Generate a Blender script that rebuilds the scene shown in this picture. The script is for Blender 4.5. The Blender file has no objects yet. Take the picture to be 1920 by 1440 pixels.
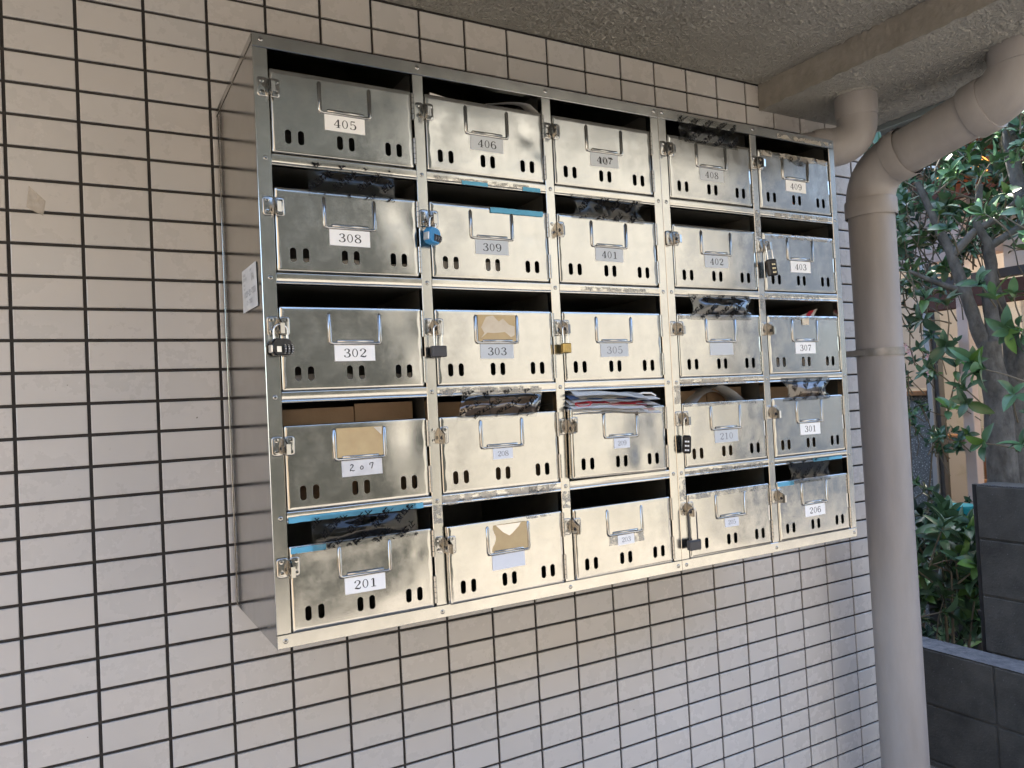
import bpy, math, random
from mathutils import Vector, Matrix, noise
from mathutils.geometry import delaunay_2d_cdt
R = math.radians
G = 0.45                      # everything is modelled with the ledge at the wall's foot at 0; lifted by G at the end
sc = bpy.context.scene

# ------------------------------------------------------------------ camera
cam_d = bpy.data.cameras.new("camera"); cam = bpy.data.objects.new("camera", cam_d)
sc.collection.objects.link(cam); sc.camera = cam
cam_d.sensor_width = 36.0; cam_d.lens = 36.0 * 1448.93 / 1920.0
cam_d.clip_start = 0.02; cam_d.clip_end = 500
rx, dn, fw = Vector((.8700, -.4906, -.0498)), Vector((-.0307, .0469, -.9984)), Vector((.4922, .8701, .0257))
fw.normalize(); rx = (rx - fw * rx.dot(fw)).normalized(); up = rx.cross(fw)
M = Matrix((rx, up, -fw)).transposed().to_4x4()
M.translation = Vector((.0817, -1.3952, 1.0291 + G))
cam.matrix_world = M

# ------------------------------------------------------------------ world, sun, exposure
SUN_EL, SUN_AZ = R(60), R(14)           # azimuth measured from +Y towards +X
sdir = Vector((math.sin(SUN_AZ) * math.cos(SUN_EL), math.cos(SUN_AZ) * math.cos(SUN_EL), math.sin(SUN_EL)))
w = bpy.data.worlds.new("World"); sc.world = w; w.use_nodes = True
nt = w.node_tree; bg = nt.nodes["Background"]
sky = nt.nodes.new("ShaderNodeTexSky"); sky.sky_type = 'NISHITA'; sky.sun_disc = False
sky.sun_elevation = SUN_EL; sky.sun_rotation = SUN_AZ; sky.air_density = 1.0; sky.dust_density = 1.2
nt.links.new(sky.outputs[0], bg.inputs[0]); bg.inputs[1].default_value = 0.15
sd = bpy.data.lights.new("sun", 'SUN'); sd.energy = 3.1; sd.angle = R(.5); sd.color = (1, .93, .82)
so = bpy.data.objects.new("sun", sd); sc.collection.objects.link(so)
so.rotation_euler = (-sdir).to_track_quat('-Z', 'Y').to_euler(); so.location = (0, 0, 20)
sc.view_settings.view_transform = 'Standard'; sc.view_settings.look = 'None'
sc.view_settings.gamma = 1; sc.view_settings.use_curve_mapping = False
sc.view_settings.exposure = 2.95
sc.cycles.max_bounces = 12; sc.cycles.diffuse_bounces = 6; sc.cycles.glossy_bounces = 6
sc.cycles.transparent_max_bounces = 16; sc.cycles.transmission_bounces = 6
sc.cycles.use_denoising = True; sc.cycles.sample_clamp_indirect = 8

# ------------------------------------------------------------------ helpers
class MB:
    def __init__(s): s.v = []; s.f = []; s.m = []; s.mi = 0
    def add(s, vs, fs, mi=None):
        o = len(s.v); s.v += [tuple(p) for p in vs]
        for f in fs: s.f.append([i + o for i in f]); s.m.append(s.mi if mi is None else mi)
    def box(s, x0, x1, y0, y1, z0, z1, b=0, mi=None, mat=None):
        c = Vector(((x0+x1)/2, (y0+y1)/2, (z0+z1)/2)); h = (abs(x1-x0)/2, abs(y1-y0)/2, abs(z1-z0)/2)
        if b <= 0:
            vs = [Vector((sx*h[0], sy*h[1], sz*h[2])) for sx in (-1,1) for sy in (-1,1) for sz in (-1,1)]
            fs = [(0,1,3,2),(4,6,7,5),(0,4,5,1),(2,3,7,6),(0,2,6,4),(1,5,7,3)]
        else:
            b = min(b, min(h)*.99); vs = []; idx = {}
            for sx in (-1,1):
                for sy in (-1,1):
                    for sz in (-1,1):
                        for a in range(3):
                            p = [sx*(h[0]-b), sy*(h[1]-b), sz*(h[2]-b)]
                            p[a] = (sx,sy,sz)[a]*h[a]; idx[(sx,sy,sz,a)] = len(vs); vs.append(Vector(p))
            fs = []
            def k(sx,sy,sz,a): return idx[(sx,sy,sz,a)]
            for sg in (-1,1):
                fs.append((k(sg,-1,-1,0),k(sg,1,-1,0),k(sg,1,1,0),k(sg,-1,1,0)) if sg>0 else (k(sg,-1,-1,0),k(sg,-1,1,0),k(sg,1,1,0),k(sg,1,-1,0)))
                fs.append((k(-1,sg,-1,1),k(-1,sg,1,1),k(1,sg,1,1),k(1,sg,-1,1)) if sg>0 else (k(-1,sg,-1,1),k(1,sg,-1,1),k(1,sg,1,1),k(-1,sg,1,1)))
                fs.append((k(-1,-1,sg,2),k(1,-1,sg,2),k(1,1,sg,2),k(-1,1,sg,2)) if sg>0 else (k(-1,-1,sg,2),k(-1,1,sg,2),k(1,1,sg,2),k(1,-1,sg,2)))
            def fix(q):
                n = (vs[q[1]]-vs[q[0]]).cross(vs[q[2]]-vs[q[0]]); m = sum((vs[i] for i in q), Vector())
                return q if n.dot(m) > 0 else tuple(reversed(q))
            for s1 in (-1,1):
                for s2 in (-1,1):
                    fs.append(fix((k(-1,s1,s2,1),k(1,s1,s2,1),k(1,s1,s2,2),k(-1,s1,s2,2))))
                    fs.append(fix((k(s1,-1,s2,0),k(s1,1,s2,0),k(s1,1,s2,2),k(s1,-1,s2,2))))
                    fs.append(fix((k(s1,s2,-1,0),k(s1,s2,1,0),k(s1,s2,1,1),k(s1,s2,-1,1))))
                    for s3 in (-1,1): fs.append(fix((k(s1,s2,s3,0),k(s1,s2,s3,1),k(s1,s2,s3,2))))
        if mat is not None: vs = [mat @ (p) + c for p in vs]
        else: vs = [p + c for p in vs]
        s.add(vs, fs, mi)
    def tube(s, pts, rad, n=16, cap=True, mi=None):
        pts = [Vector(p) for p in pts]; k = len(pts)
        rad = rad if isinstance(rad, (list, tuple)) else [rad]*k
        vs = []; u = None
        for i in range(k):
            a, b = pts[max(i-1,0)], pts[min(i+1,k-1)]
            t = (b-a)
            if t.length < 1e-9:
                for dk in range(2, k):
                    a, b = pts[max(i-dk,0)], pts[min(i+dk,k-1)]; t = b-a
                    if t.length > 1e-9: break
            t.normalize()
            if u is None:
                u = t.cross(Vector((0,0,1)) if abs(t.z) < .9 else Vector((1,0,0))).normalized()
            else: u = (u - t*u.dot(t)).normalized()
            q = t.cross(u)
            for j in range(n):
                th = 2*math.pi*j/n
                vs.append(pts[i] + (u*math.cos(th)+q*math.sin(th))*rad[i])
        fs = [(i*n+j, i*n+(j+1)%n, (i+1)*n+(j+1)%n, (i+1)*n+j) for i in range(k-1) for j in range(n)]
        if cap: fs += [tuple(range(n-1,-1,-1)), tuple((k-1)*n+j for j in range(n))]
        s.add(vs, fs, mi)
    def grid(s, fn, nu, nv, mi=None, flip=False):
        vs = [fn(i/nu, j/nv) for j in range(nv+1) for i in range(nu+1)]
        fs = [(j*(nu+1)+i, j*(nu+1)+i+1, (j+1)*(nu+1)+i+1, (j+1)*(nu+1)+i) for j in range(nv) for i in range(nu)]
        if flip: fs = [tuple(reversed(f)) for f in fs]
        s.add(vs, fs, mi)
    def build(s, name, mats, parent=None, off=(0,0,0), loc=None, ang=35, smooth=True):
        me = bpy.data.meshes.new(name)
        o = Vector(off)
        me.from_pydata([tuple(Vector(p)-o) for p in s.v], [], s.f)
        if not isinstance(mats, (list, tuple)): mats = [mats]
        for m in mats: me.materials.append(m)
        me.polygons.foreach_set('material_index', s.m)
        if smooth:
            me.polygons.foreach_set('use_smooth', [True]*len(s.f)); me.set_sharp_from_angle(angle=R(ang))
        me.update()
        ob = bpy.data.objects.new(name, me); sc.collection.objects.link(ob)
        if parent is not None: ob.parent = parent
        ob.location = loc if loc is not None else ((0,0,0) if parent is not None else off)
        return ob
def empty(name, loc, label=None, cat=None, group=None, parent=None):
    o = bpy.data.objects.new(name, None); sc.collection.objects.link(o); o.location = loc
    o.empty_display_size = .05
    if parent: o.parent = parent
    tag(o, label, cat, group); return o
def tag(o, label=None, cat=None, group=None, kind=None):
    if label: o['label'] = label
    if cat: o['category'] = cat
    if group: o['group'] = group
    if kind: o['kind'] = kind
    return o
def dupe(o, parent, loc, name=None):
    c = o.copy(); sc.collection.objects.link(c); c.parent = parent; c.location = loc; return c

# ------------------------------------------------------------------ materials
def mat(name, col, rough=.5, metal=0, var=None, vscale=8, bump=0, bscale=60, bdist=.001, stretch=(1,1,1), rvar=0, coat=0, spec=.5, tint=False, sp2=None):
    m = bpy.data.materials.new(name); m.use_nodes = True; n = m.node_tree.nodes; l = m.node_tree.links
    p = n['Principled BSDF']; p.inputs['Base Color'].default_value = (*col, 1)
    p.inputs['Roughness'].default_value = rough; p.inputs['Metallic'].default_value = metal
    p.inputs['Specular IOR Level'].default_value = spec; p.inputs['Coat Weight'].default_value = coat
    tc = n.new('ShaderNodeTexCoord'); mp = n.new('ShaderNodeMapping'); mp.inputs['Scale'].default_value = stretch
    l.new(tc.outputs['Object'], mp.inputs[0])
    out = None
    if var:
        nz = n.new('ShaderNodeTexNoise'); nz.inputs['Scale'].default_value = vscale; nz.inputs['Detail'].default_value = 8
        nz.inputs['Roughness'].default_value = .65
        l.new(mp.outputs[0], nz.inputs[0])
        cr = n.new('ShaderNodeValToRGB'); cr.color_ramp.elements[0].position = .32; cr.color_ramp.elements[1].position = .68
        cr.color_ramp.elements[0].color = (*var, 1); cr.color_ramp.elements[1].color = (*col, 1)
        l.new(nz.outputs[0], cr.inputs[0]); out = cr.outputs[0]
    if sp2:      # fine dark specks: (colour, scale, threshold)
        ns = n.new('ShaderNodeTexNoise'); ns.inputs['Scale'].default_value = sp2[1]; ns.inputs['Detail'].default_value = 3
        l.new(mp.outputs[0], ns.inputs[0])
        c2 = n.new('ShaderNodeValToRGB'); c2.color_ramp.elements[0].position = sp2[2]; c2.color_ramp.elements[1].position = sp2[2]+.03
        mx = n.new('ShaderNodeMix'); mx.data_type = 'RGBA'; l.new(ns.outputs[0], c2.inputs[0]); l.new(c2.outputs[0], mx.inputs[0])
        if out: l.new(out, mx.inputs[6])
        else: mx.inputs[6].default_value = (*col, 1)
        mx.inputs[7].default_value = (*sp2[0], 1); out = mx.outputs[2]
    if tint:
        at = n.new('ShaderNodeAttribute'); at.attribute_name = 'tint'
        mx = n.new('ShaderNodeMix'); mx.data_type = 'RGBA'; mx.blend_type = 'MULTIPLY'; mx.inputs[0].default_value = 1
        if out: l.new(out, mx.inputs[6])
        else: mx.inputs[6].default_value = (*col, 1)
        l.new(at.outputs['Color'], mx.inputs[7]); out = mx.outputs[2]
    if out: l.new(out, p.inputs['Base Color'])
    if rvar:
        nr = n.new('ShaderNodeTexNoise'); nr.inputs['Scale'].default_value = vscale*2.3; nr.inputs['Detail'].default_value = 9; nr.inputs['Roughness'].default_value = .7
        l.new(mp.outputs[0], nr.inputs[0])
        mr = n.new('ShaderNodeMapRange'); mr.inputs[1].default_value = .3; mr.inputs[2].default_value = .7
        mr.inputs[3].default_value = max(.02, rough-rvar); mr.inputs[4].default_value = rough+rvar
        l.new(nr.outputs[0], mr.inputs[0]); l.new(mr.outputs[0], p.inputs['Roughness'])
    if bump:
        nb = n.new('ShaderNodeTexNoise'); nb.inputs['Scale'].default_value = bscale; nb.inputs['Detail'].default_value = 4
        l.new(mp.outputs[0], nb.inputs[0])
        bm = n.new('ShaderNodeBump'); bm.inputs['Strength'].default_value = bump; bm.inputs['Distance'].default_value = bdist
        l.new(nb.outputs[0], bm.inputs['Height']); l.new(bm.outputs[0], p.inputs['Normal'])
    return m
def steel(name, col, rough, rv, brush=(1,1,1), bs=300, bstr=.15, scratch=True, lf=.10):
    m = mat(name, col, rough, 1, var=tuple(c*.86 for c in col), vscale=14, rvar=rv)
    n = m.node_tree.nodes; l = m.node_tree.links; p = n['Principled BSDF']
    tc = n.new('ShaderNodeTexCoord'); oi = n.new('ShaderNodeObjectInfo')
    va = n.new('ShaderNodeVectorMath'); va.operation = 'ADD'; l.new(tc.outputs['Object'], va.inputs[0])
    cb = n.new('ShaderNodeCombineXYZ'); l.new(oi.outputs['Random'], cb.inputs[0])
    sc3 = n.new('ShaderNodeVectorMath'); sc3.operation = 'SCALE'; sc3.inputs['Scale'].default_value = 9
    l.new(cb.outputs[0], sc3.inputs[0]); l.new(sc3.outputs[0], va.inputs[1])
    mp = n.new('ShaderNodeMapping'); mp.inputs['Scale'].default_value = brush; l.new(va.outputs[0], mp.inputs[0])
    nb = n.new('ShaderNodeTexNoise'); nb.inputs['Scale'].default_value = bs; nb.inputs['Detail'].default_value = 3; l.new(mp.outputs[0], nb.inputs[0])
    b1 = n.new('ShaderNodeBump'); b1.inputs['Strength'].default_value = bstr; b1.inputs['Distance'].default_value = .0002
    l.new(nb.outputs[0], b1.inputs['Height'])
    if scratch:
        n2 = n.new('ShaderNodeTexNoise'); n2.inputs['Scale'].default_value = 22; n2.inputs['Detail'].default_value = 2; l.new(va.outputs[0], n2.inputs[0])
        b2 = n.new('ShaderNodeBump'); b2.inputs['Strength'].default_value = lf; b2.inputs['Distance'].default_value = .0006
        l.new(n2.outputs[0], b2.inputs['Height']); l.new(b1.outputs[0], b2.inputs['Normal']); l.new(b2.outputs[0], p.inputs['Normal'])
    else: l.new(b1.outputs[0], p.inputs['Normal'])
    return m
S_door = steel('door_steel', (.505,.50,.475), .18, .08, (1,1,1), 900, .12)
S_frame = steel('frame_steel', (.545,.54,.51), .20, .05, (1,1,1), 60, .04, lf=.04)
S_side = steel('side_steel', (.42,.41,.385), .13, .04, (60,60,1.5), 20, .25, scratch=False)
S_latch = steel('latch_steel', (.42,.415,.40), .16, .05, (1,1,1), 500, .1, scratch=False)
S_in = mat('shaded_inner_steel', (.16,.155,.14), .5, .7, var=(.10,.10,.09), vscale=12)  # steel darkened so the shade inside the compartments is in the colour
M_white = mat('label_white', (.80,.80,.79), .45, bump=.05, bscale=300)
M_grey = mat('label_grey', (.50,.53,.555), .42)
M_tapelab = mat('label_faded', (.62,.65,.70), .35)
M_old = mat('label_creased', (.66,.66,.66), .5, var=(.52,.52,.53), vscale=40, bump=.3, bscale=120, bdist=.0006)
M_ink = mat('ink', (.02,.02,.022), .5)
M_fink = mat('faded_ink', (.20,.21,.23), .5)
M_black = mat('black_plastic', (.008,.008,.010), .25, spec=.35)
M_gun = mat('gunmetal', (.055,.055,.06), .45, .3, bump=.1, bscale=400)
M_blue = mat('blue_plastic', (.035,.22,.47), .4)
M_bluetape = mat('blue_tape', (.07,.30,.46), .5, var=(.10,.36,.52), vscale=30, bump=.2, bscale=200)
M_brass = mat('brass', (.48,.34,.11), .35, .9, rvar=.1, var=(.33,.24,.10), vscale=60)
M_chrome = mat('chrome', (.75,.74,.72), .12, 1)
M_silver = mat('silver_paint', (.7,.68,.64), .3, .8)
M_wht = mat('white_numeral', (.8,.8,.8), .5)
M_gold = mat('gold_numeral', (.75,.66,.42), .4, .3)
M_paper = mat('paper', (.78,.77,.74), .6, var=(.70,.69,.67), vscale=20)
M_paperg = mat('paper_gray', (.52,.52,.51), .6, var=(.42,.42,.42), vscale=15)
M_red = mat('print_red', (.50,.03,.05), .4); M_green = mat('print_green', (.10,.30,.12), .4)
M_bluep = mat('print_blue', (.12,.20,.42), .4); M_pink = mat('print_pink', (.75,.45,.42), .5)
M_orange = mat('print_orange', (.80,.16,.05), .5)
M_card = mat('cardboard', (.36,.255,.16), .75, var=(.28,.19,.12), vscale=9, bump=.25, bscale=220)
M_kraft = mat('kraft_card', (.50,.38,.20), .55, var=(.43,.31,.16), vscale=28, bump=.15, bscale=90)
M_kraftl = mat('kraft_torn', (.62,.55,.43), .6, var=(.55,.46,.33), vscale=50)
M_tile = mat('tile_glaze', (.492,.474,.458), .28, var=(.486,.467,.450), vscale=5, rvar=.05, bump=.04, bscale=12, bdist=.002, tint=True, sp2=((.16,.14,.12), 95, .765))
M_grout = mat('grout', (.035,.031,.029), .85, var=(.022,.02,.019), vscale=40, bump=.5, bscale=300)
M_ceil = mat('stucco', (.37,.362,.332), .75, var=(.31,.303,.275), vscale=6, bump=1, bscale=210, bdist=.010)
M_beam = mat('mortar', (.27,.252,.222), .85, var=(.18,.163,.138), vscale=14, bump=.8, bscale=90, bdist=.003)
M_pipe = mat('pipe_paint', (.315,.298,.292), .48, var=(.245,.230,.224), vscale=11, rvar=.10, bump=.08, bscale=25, bdist=.002, stretch=(1,1,.22), sp2=((.22,.19,.17), 120, .76))
M_band = mat('clamp_metal', (.30,.29,.28), .45, .6, var=(.2,.19,.17), vscale=30)
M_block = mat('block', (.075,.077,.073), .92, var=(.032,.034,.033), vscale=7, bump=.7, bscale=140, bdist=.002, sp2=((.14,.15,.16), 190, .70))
M_blocktop = mat('skylit_block_top', (.16,.175,.195), .9, var=(.07,.08,.095), vscale=30, bump=1, bscale=120, bdist=.004)  # paler and bluer than the block faces: sky light put into the colour
def residue(name, col, thr, scale):
    m = mat(name, col, .7, var=tuple(c*.7 for c in col), vscale=90, bump=.5, bscale=400)
    n = m.node_tree.nodes; l = m.node_tree.links; p = n['Principled BSDF']
    tc = n.new('ShaderNodeTexCoord'); nz = n.new('ShaderNodeTexNoise'); nz.inputs['Scale'].default_value = scale; nz.inputs['Detail'].default_value = 7
    l.new(tc.outputs['Object'], nz.inputs[0])
    cr = n.new('ShaderNodeValToRGB'); cr.color_ramp.elements[0].position = thr-.04; cr.color_ramp.elements[1].position = thr+.04
    cr.color_ramp.elements[1].color = (.5,.5,.5,1)
    l.new(nz.outputs[0], cr.inputs[0]); l.new(cr.outputs[0], p.inputs['Alpha']); return m
M_print = mat('printed_ink', (.006,.006,.007), .6, spec=.08)
M_res = residue('adhesive_residue', (.50,.45,.37), .47, 55)
M_resg = residue('grey_residue', (.36,.35,.32), .46, 90)
def clear(name, gloss, tintc=(.93,.93,.93)):
    m = bpy.data.materials.new(name); m.use_nodes = True; n = m.node_tree.nodes; l = m.node_tree.links
    n.clear(); o = n.new('ShaderNodeOutputMaterial'); t = n.new('ShaderNodeBsdfTransparent'); t.inputs[0].default_value = (*tintc, 1)
    g = n.new('ShaderNodeBsdfGlossy'); g.inputs['Roughness'].default_value = .12; g.inputs[0].default_value = (1,1,1,1)
    fr = n.new('ShaderNodeFresnel'); fr.inputs[0].default_value = 1.5
    ma = n.new('ShaderNodeMath'); ma.operation = 'MULTIPLY_ADD'; ma.inputs[1].default_value = .75; ma.inputs[2].default_value = gloss
    mx = n.new('ShaderNodeMixShader'); l.new(fr.outputs[0], ma.inputs[0]); l.new(ma.outputs[0], mx.inputs[0])
    tc = n.new('ShaderNodeTexCoord'); nz = n.new('ShaderNodeTexNoise'); nz.inputs['Scale'].default_value = 38; nz.inputs['Detail'].default_value = 1
    b = n.new('ShaderNodeBump'); b.inputs['Strength'].default_value = .12; b.inputs['Distance'].default_value = .0012
    l.new(tc.outputs['Object'], nz.inputs[0]); l.new(nz.outputs[0], b.inputs['Height']); l.new(b.outputs[0], g.inputs['Normal']); l.new(b.outputs[0], fr.inputs['Normal'])
    l.new(t.outputs[0], mx.inputs[1]); l.new(g.outputs[0], mx.inputs[2]); l.new(mx.outputs[0], o.inputs[0]); return m
M_tape = clear('clear_tape', .005)
M_tapes = clear('silvery_tape', .07)
M_glass = clear('window_glass', .10, (.80,.84,.84))
M_bark = mat('bark', (.17,.165,.15), .9, var=(.055,.052,.046), vscale=26, bump=1, bscale=45, bdist=.006, stretch=(1,1,.6))
M_twig = mat('twig', (.14,.12,.085), .8)
def leafmat(name, c1, c2):
    m = mat(name, c1, .33, var=c2, vscale=9, tint=True, spec=.5)
    p = m.node_tree.nodes['Principled BSDF']; p.inputs['Transmission Weight'].default_value = 0
    return m
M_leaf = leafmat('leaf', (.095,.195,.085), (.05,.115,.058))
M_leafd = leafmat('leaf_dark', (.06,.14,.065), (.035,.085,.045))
M_wood = mat('dark_red_wood', (.12,.045,.025), .6, var=(.07,.027,.017), vscale=10, stretch=(1,.2,1))
M_chair = mat('chair_wood', (.42,.20,.08), .45, var=(.32,.14,.05), vscale=14)
M_alu = mat('aluminium', (.55,.55,.54), .4, .5); M_dfr = mat('dark_frame', (.07,.068,.065), .5)
M_siding = mat('siding', (.72,.57,.49), .7, var=(.64,.50,.42), vscale=5)
M_granite = mat('granite', (.24,.25,.24), .5, var=(.10,.105,.10), vscale=60, sp2=((.6,.62,.6), 110, .6))
M_cream = mat('cream_render', (.325,.300,.252), .8, var=(.275,.253,.21), vscale=1.2)
M_sand = mat('sand_render', (.36,.27,.18), .8, var=(.30,.23,.15), vscale=1.5)
M_olive = mat('olive_render', (.020,.021,.015), .8, var=(.013,.014,.010), vscale=1.5)
M_slate = mat('slate_render', (.045,.058,.078), .8, var=(.032,.042,.060), vscale=1.5)
M_pave = mat('concrete_ground', (.31,.28,.24), .9, var=(.26,.235,.20), vscale=3, bump=.4, bscale=90)
M_asph = mat('asphalt', (.24,.215,.18), .95, var=(.20,.18,.15), vscale=4, bump=.6, bscale=200)
M_soil = mat('soil', (.035,.028,.02), .95, var=(.02,.016,.012), vscale=14, bump=1, bscale=60, bdist=.01)
M_wall2 = mat('interior_wall', (.50,.47,.43), .8); M_beige = mat('screen_beige', (.72,.66,.58), .7, var=(.66,.6,.52), vscale=3)
M_gut = mat('gutter_metal', (.20,.235,.235), .5); M_turq = mat('turquoise_plastic', (.02,.35,.42), .35)
M_wdw = mat('window_dark', (.06,.07,.08), .1); M_plast = mat('black_rubber', (.015,.015,.016), .6)
M_upper = mat('upper_render', (.45,.42,.38), .8)
def emis(name, col, st):
    m = mat(name, col, .5); p = m.node_tree.nodes['Principled BSDF']
    p.inputs['Emission Color'].default_value = (*col, 1); p.inputs['Emission Strength'].default_value = st; return m
M_lamp = emis('lamp_glow', (1,.36,.08), .4)

# ------------------------------------------------------------------ setting: ground
def plane(name, x0, x1, y0, y1, z, m, kind='structure'):
    b = MB(); b.add([(x0,y0,z),(x1,y0,z),(x1,y1,z),(x0,y1,z)], [(0,1,2,3)])
    o = b.build(name, m, off=((x0+x1)/2,(y0+y1)/2,z), smooth=False); tag(o, kind=kind); return o
plane('ground', -150, 150, -150, 150, -G-.004, M_pave)
plane('road', -40, 40, -4.6, -2.9, -G, M_asph)
M_pnear = mat('low_bounce_paving', (.10,.095,.088), .8, var=(.11,.10,.09), vscale=5, bump=.3, bscale=80)  # unseen strip, added and kept dark to cut light bouncing up
plane('added_pavement', -40, 2.72, -2.2, .6, -G+.004, M_pnear)
plane('garden_soil', 2.87, 4.44, -3.0, 4.0, -G+.01, M_soil)

# ------------------------------------------------------------------ apartment building: tiled wall, ceiling, beam
bld = empty('apartment_building', (0, .3, -G), 'beige tiled apartment wall with rough ceiling and beam behind the steel mailboxes', 'building')
BO = bld.location.copy()
rnd = random.Random(5)
def tiles():
    me_v = []; me_f = []; tint = []
    TX, TZ, g = .1, .050136, .0026
    b = MB()
    for i in range(-16, 21):
        for j in range(-1, 45):
            x0, x1 = i*TX+g, (i+1)*TX-g; z1, z0 = 1.765-j*TZ-g, 1.765-(j+1)*TZ+g
            if j == -1: z1 = 1.820
            if i == 20: x1 = 2.06
            if z0 < -G: z0 = -G
            if z1 <= z0: continue
            t = [rnd.uniform(-.00025,.00025) for _ in range(4)]; bv = .0011; r0 = len(b.v)
            outer = [(x0,z0),(x1,z0),(x1,z1),(x0,z1)]; inn = [(x0+bv,z0+bv),(x1-bv,z0+bv),(x1-bv,z1-bv),(x0+bv,z1-bv)]
            vs = [(x,.006,z) for x,z in outer] + [(x,.0007,z) for x,z in outer] + [(x,t[k],z) for k,(x,z) in enumerate(inn)]
            fs = [(8,9,10,11)]
            for k in range(4):
                k2 = (k+1)%4; fs += [(k,k2,4+k2,4+k),(4+k,4+k2,8+k2,8+k)]
            b.add(vs, fs, 0)
            s = rnd.uniform(.965,1.02); h = rnd.uniform(-.010,.010); tint += [(s+h,s,s-h,1)]*len(fs)
    b.add([(-1.6,.004,-G),(2.06,.004,-G),(2.06,.004,1.83),(-1.6,.004,1.83)], [(0,1,2,3)], 1); tint.append((1,1,1,1))
    o = b.build('wall', [M_tile, M_grout], bld, off=BO, ang=20)
    ca = o.data.attributes.new('tint', 'FLOAT_COLOR', 'FACE')
    ca.data.foreach_set('color', [c for t in tint for c in t])
tiles()
b = MB(); b.grid(lambda u, v: (.025+.022*u+.004*v, -.0006-.0004*math.sin(u*9+v*4), 1.370-.012*u+.034*v*(1-.3*u)), 8, 8)
b.build('tape_scrap', residue('wall_scrap', (.66,.60,.52), .30, 40), bld, off=BO)
def nz(x, y, z, s): return noise.noise(Vector((x*s, y*s, z*s)))
def stucco(x, y, seed):
    a = nz(x, y, seed, 120); c = nz(x, y, seed+3, 45); d = nz(x, y, seed+7, 4)
    return (max(0, a-.08)*.010*(1+.8*d) + max(0, c)*.003)*min(1, -y/.015+.1)
b = MB()          # ceiling slab, real stucco relief
YS = -1.05
b.grid(lambda u, v: (-.2+u*1.845, YS+v*(-YS-.001), 1.824-stucco(-.2+u*1.845, YS+v*(-YS-.001), 1)), 560, 320, flip=True)
b.add([(-1.6,YS,1.824),(-.2,YS,1.824),(-.2,0,1.824),(-1.6,0,1.824)], [(3,2,1,0)])
b.build('ceiling', M_ceil, bld, off=BO, ang=80)
b = MB(); b.box(-1.6,1.648,YS,0,1.835,2.0)
b.build('slab', M_upper, bld, off=BO)
b = MB()
def bf(u, v):      # side face of the beam, hand-trowelled mortar
    y = YS+u*(-YS-.001); z = 1.755+v*.09
    return (1.645 - .002*nz(y, z, 2, 25) - .0015*nz(y, z, 5, 70), y, z + (.0035*nz(y, 1, 9, 40) if v == 0 else 0))
b.grid(bf, 400, 14, flip=True)
b.build('beam', M_beam, bld, off=BO, ang=80)
b = MB()
b.grid(lambda u, v: (1.645+u*.415, YS+v*-YS, 1.757-stucco(1.645+u*.415, YS+v*-YS, 4)*min(1, u*12)), 140, 330, flip=True)
b.build('beam_soffit', M_ceil, bld, off=BO, ang=80)
b = MB(); b.box(1.652,2.058,YS+.002,-.001,1.765,2.0); b.box(2.061,2.072,YS,.0,1.742,2.02)
b.build('fascia', M_gut, bld, off=BO)
b = MB(); b.box(-1.6,2.056,.007,.3,-G,2.9); b.box(-9,-1.603,-.01,.3,-G,2.9); b.box(-9,2.056,.303,6,-G,2.9)
b.build('facade', M_upper, bld, off=BO)
b = MB(); b.box(-1.6,2.06,-.012,.0035,-G+.001,-.02-G+.08,.004); b.box(1.93,2.10,-.09,-.014,-.06,-.018,.006)
b.build('footing', M_grout, bld, off=BO)

# ------------------------------------------------------------------ pipes
def bend(p0, p1, p2, r, n=8):
    p0, p1, p2 = Vector(p0), Vector(p1), Vector(p2)
    a = (p0-p1).normalized(); c = (p2-p1).normalized()
    return [((p1+a*r)*(1-t)**2 + p1*2*t*(1-t) + (p1+c*r)*t*t) for t in [i/n for i in range(n+1)]]
def collar(b, p, q, r, r2):
    p, q = Vector(p), Vector(q); d = (q-p).normalized()
    b.tube([p, p+d*.002, q-d*.004, q, q], [r2*.985, r2, r2, r2*.985, r], 40, cap=False)
P0, P1, P2, P3 = (1.905,-.12,-.3), (1.905,-.12,1.585), (1.905,-.505,1.672), (1.905,-.505,1.80)
pp = empty('drain_pipe', (1.905,-.12,-G), 'thick beige drain pipe rising beside the mailboxes and bending into the ceiling', 'pipe')
PO = pp.location.copy()
b = MB(); b.tube([(1.905,-.12,-G), (1.905,-.12,1.50)], .0565, 48, cap=False); b.build('pipe', M_pipe, pp, off=PO)
b = MB()
e1 = bend(P0, P1, P2, .085, 14); b.tube([(1.905,-.12,1.475)]+e1, [.0625]+[.0595]*len(e1), 48, cap=False)
collar(b, (1.905,-.12,1.468), (1.905,-.12,1.512), .057, .0635)
dd = (Vector(P2)-Vector(P1)).normalized(); q = Vector(P1)+dd*.075; collar(b, q+dd*.04, q, .0565, .064)
b.build('elbow', M_pipe, pp, off=PO)
b = MB(); b.tube([Vector(P1)+dd*.08, Vector(P2)-dd*.08], .0565, 48, cap=False); b.build('pipe', M_pipe, pp, off=PO)
b = MB()
e2 = bend(P1, P2, P3, .085, 14); b.tube(e2+[P3], .0600, 48, cap=False)
q = Vector(P2)-dd*.07; collar(b, q-dd*.045, q, .0565, .0645); collar(b, (1.905,-.505,1.80), (1.905,-.505,1.715), .06, .0645)
b.build('elbow', M_pipe, pp, off=PO)
b = MB(); b.tube([(1.905,-.12,1.105),(1.905,-.12,1.105),(1.905,-.12,1.125),(1.905,-.12,1.125)], [.0568,.0592,.0592,.0568], 48, cap=False)
b.box(1.955,1.985,-.13,-.112,1.103,1.127,.002); b.box(1.845,1.86,-.12,-.001,1.107,1.123,.002); b.tube([(1.972,-.135,1.115),(1.972,-.105,1.115)], .004, 8)
b.build('clamp', M_band, pp, off=PO)
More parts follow.
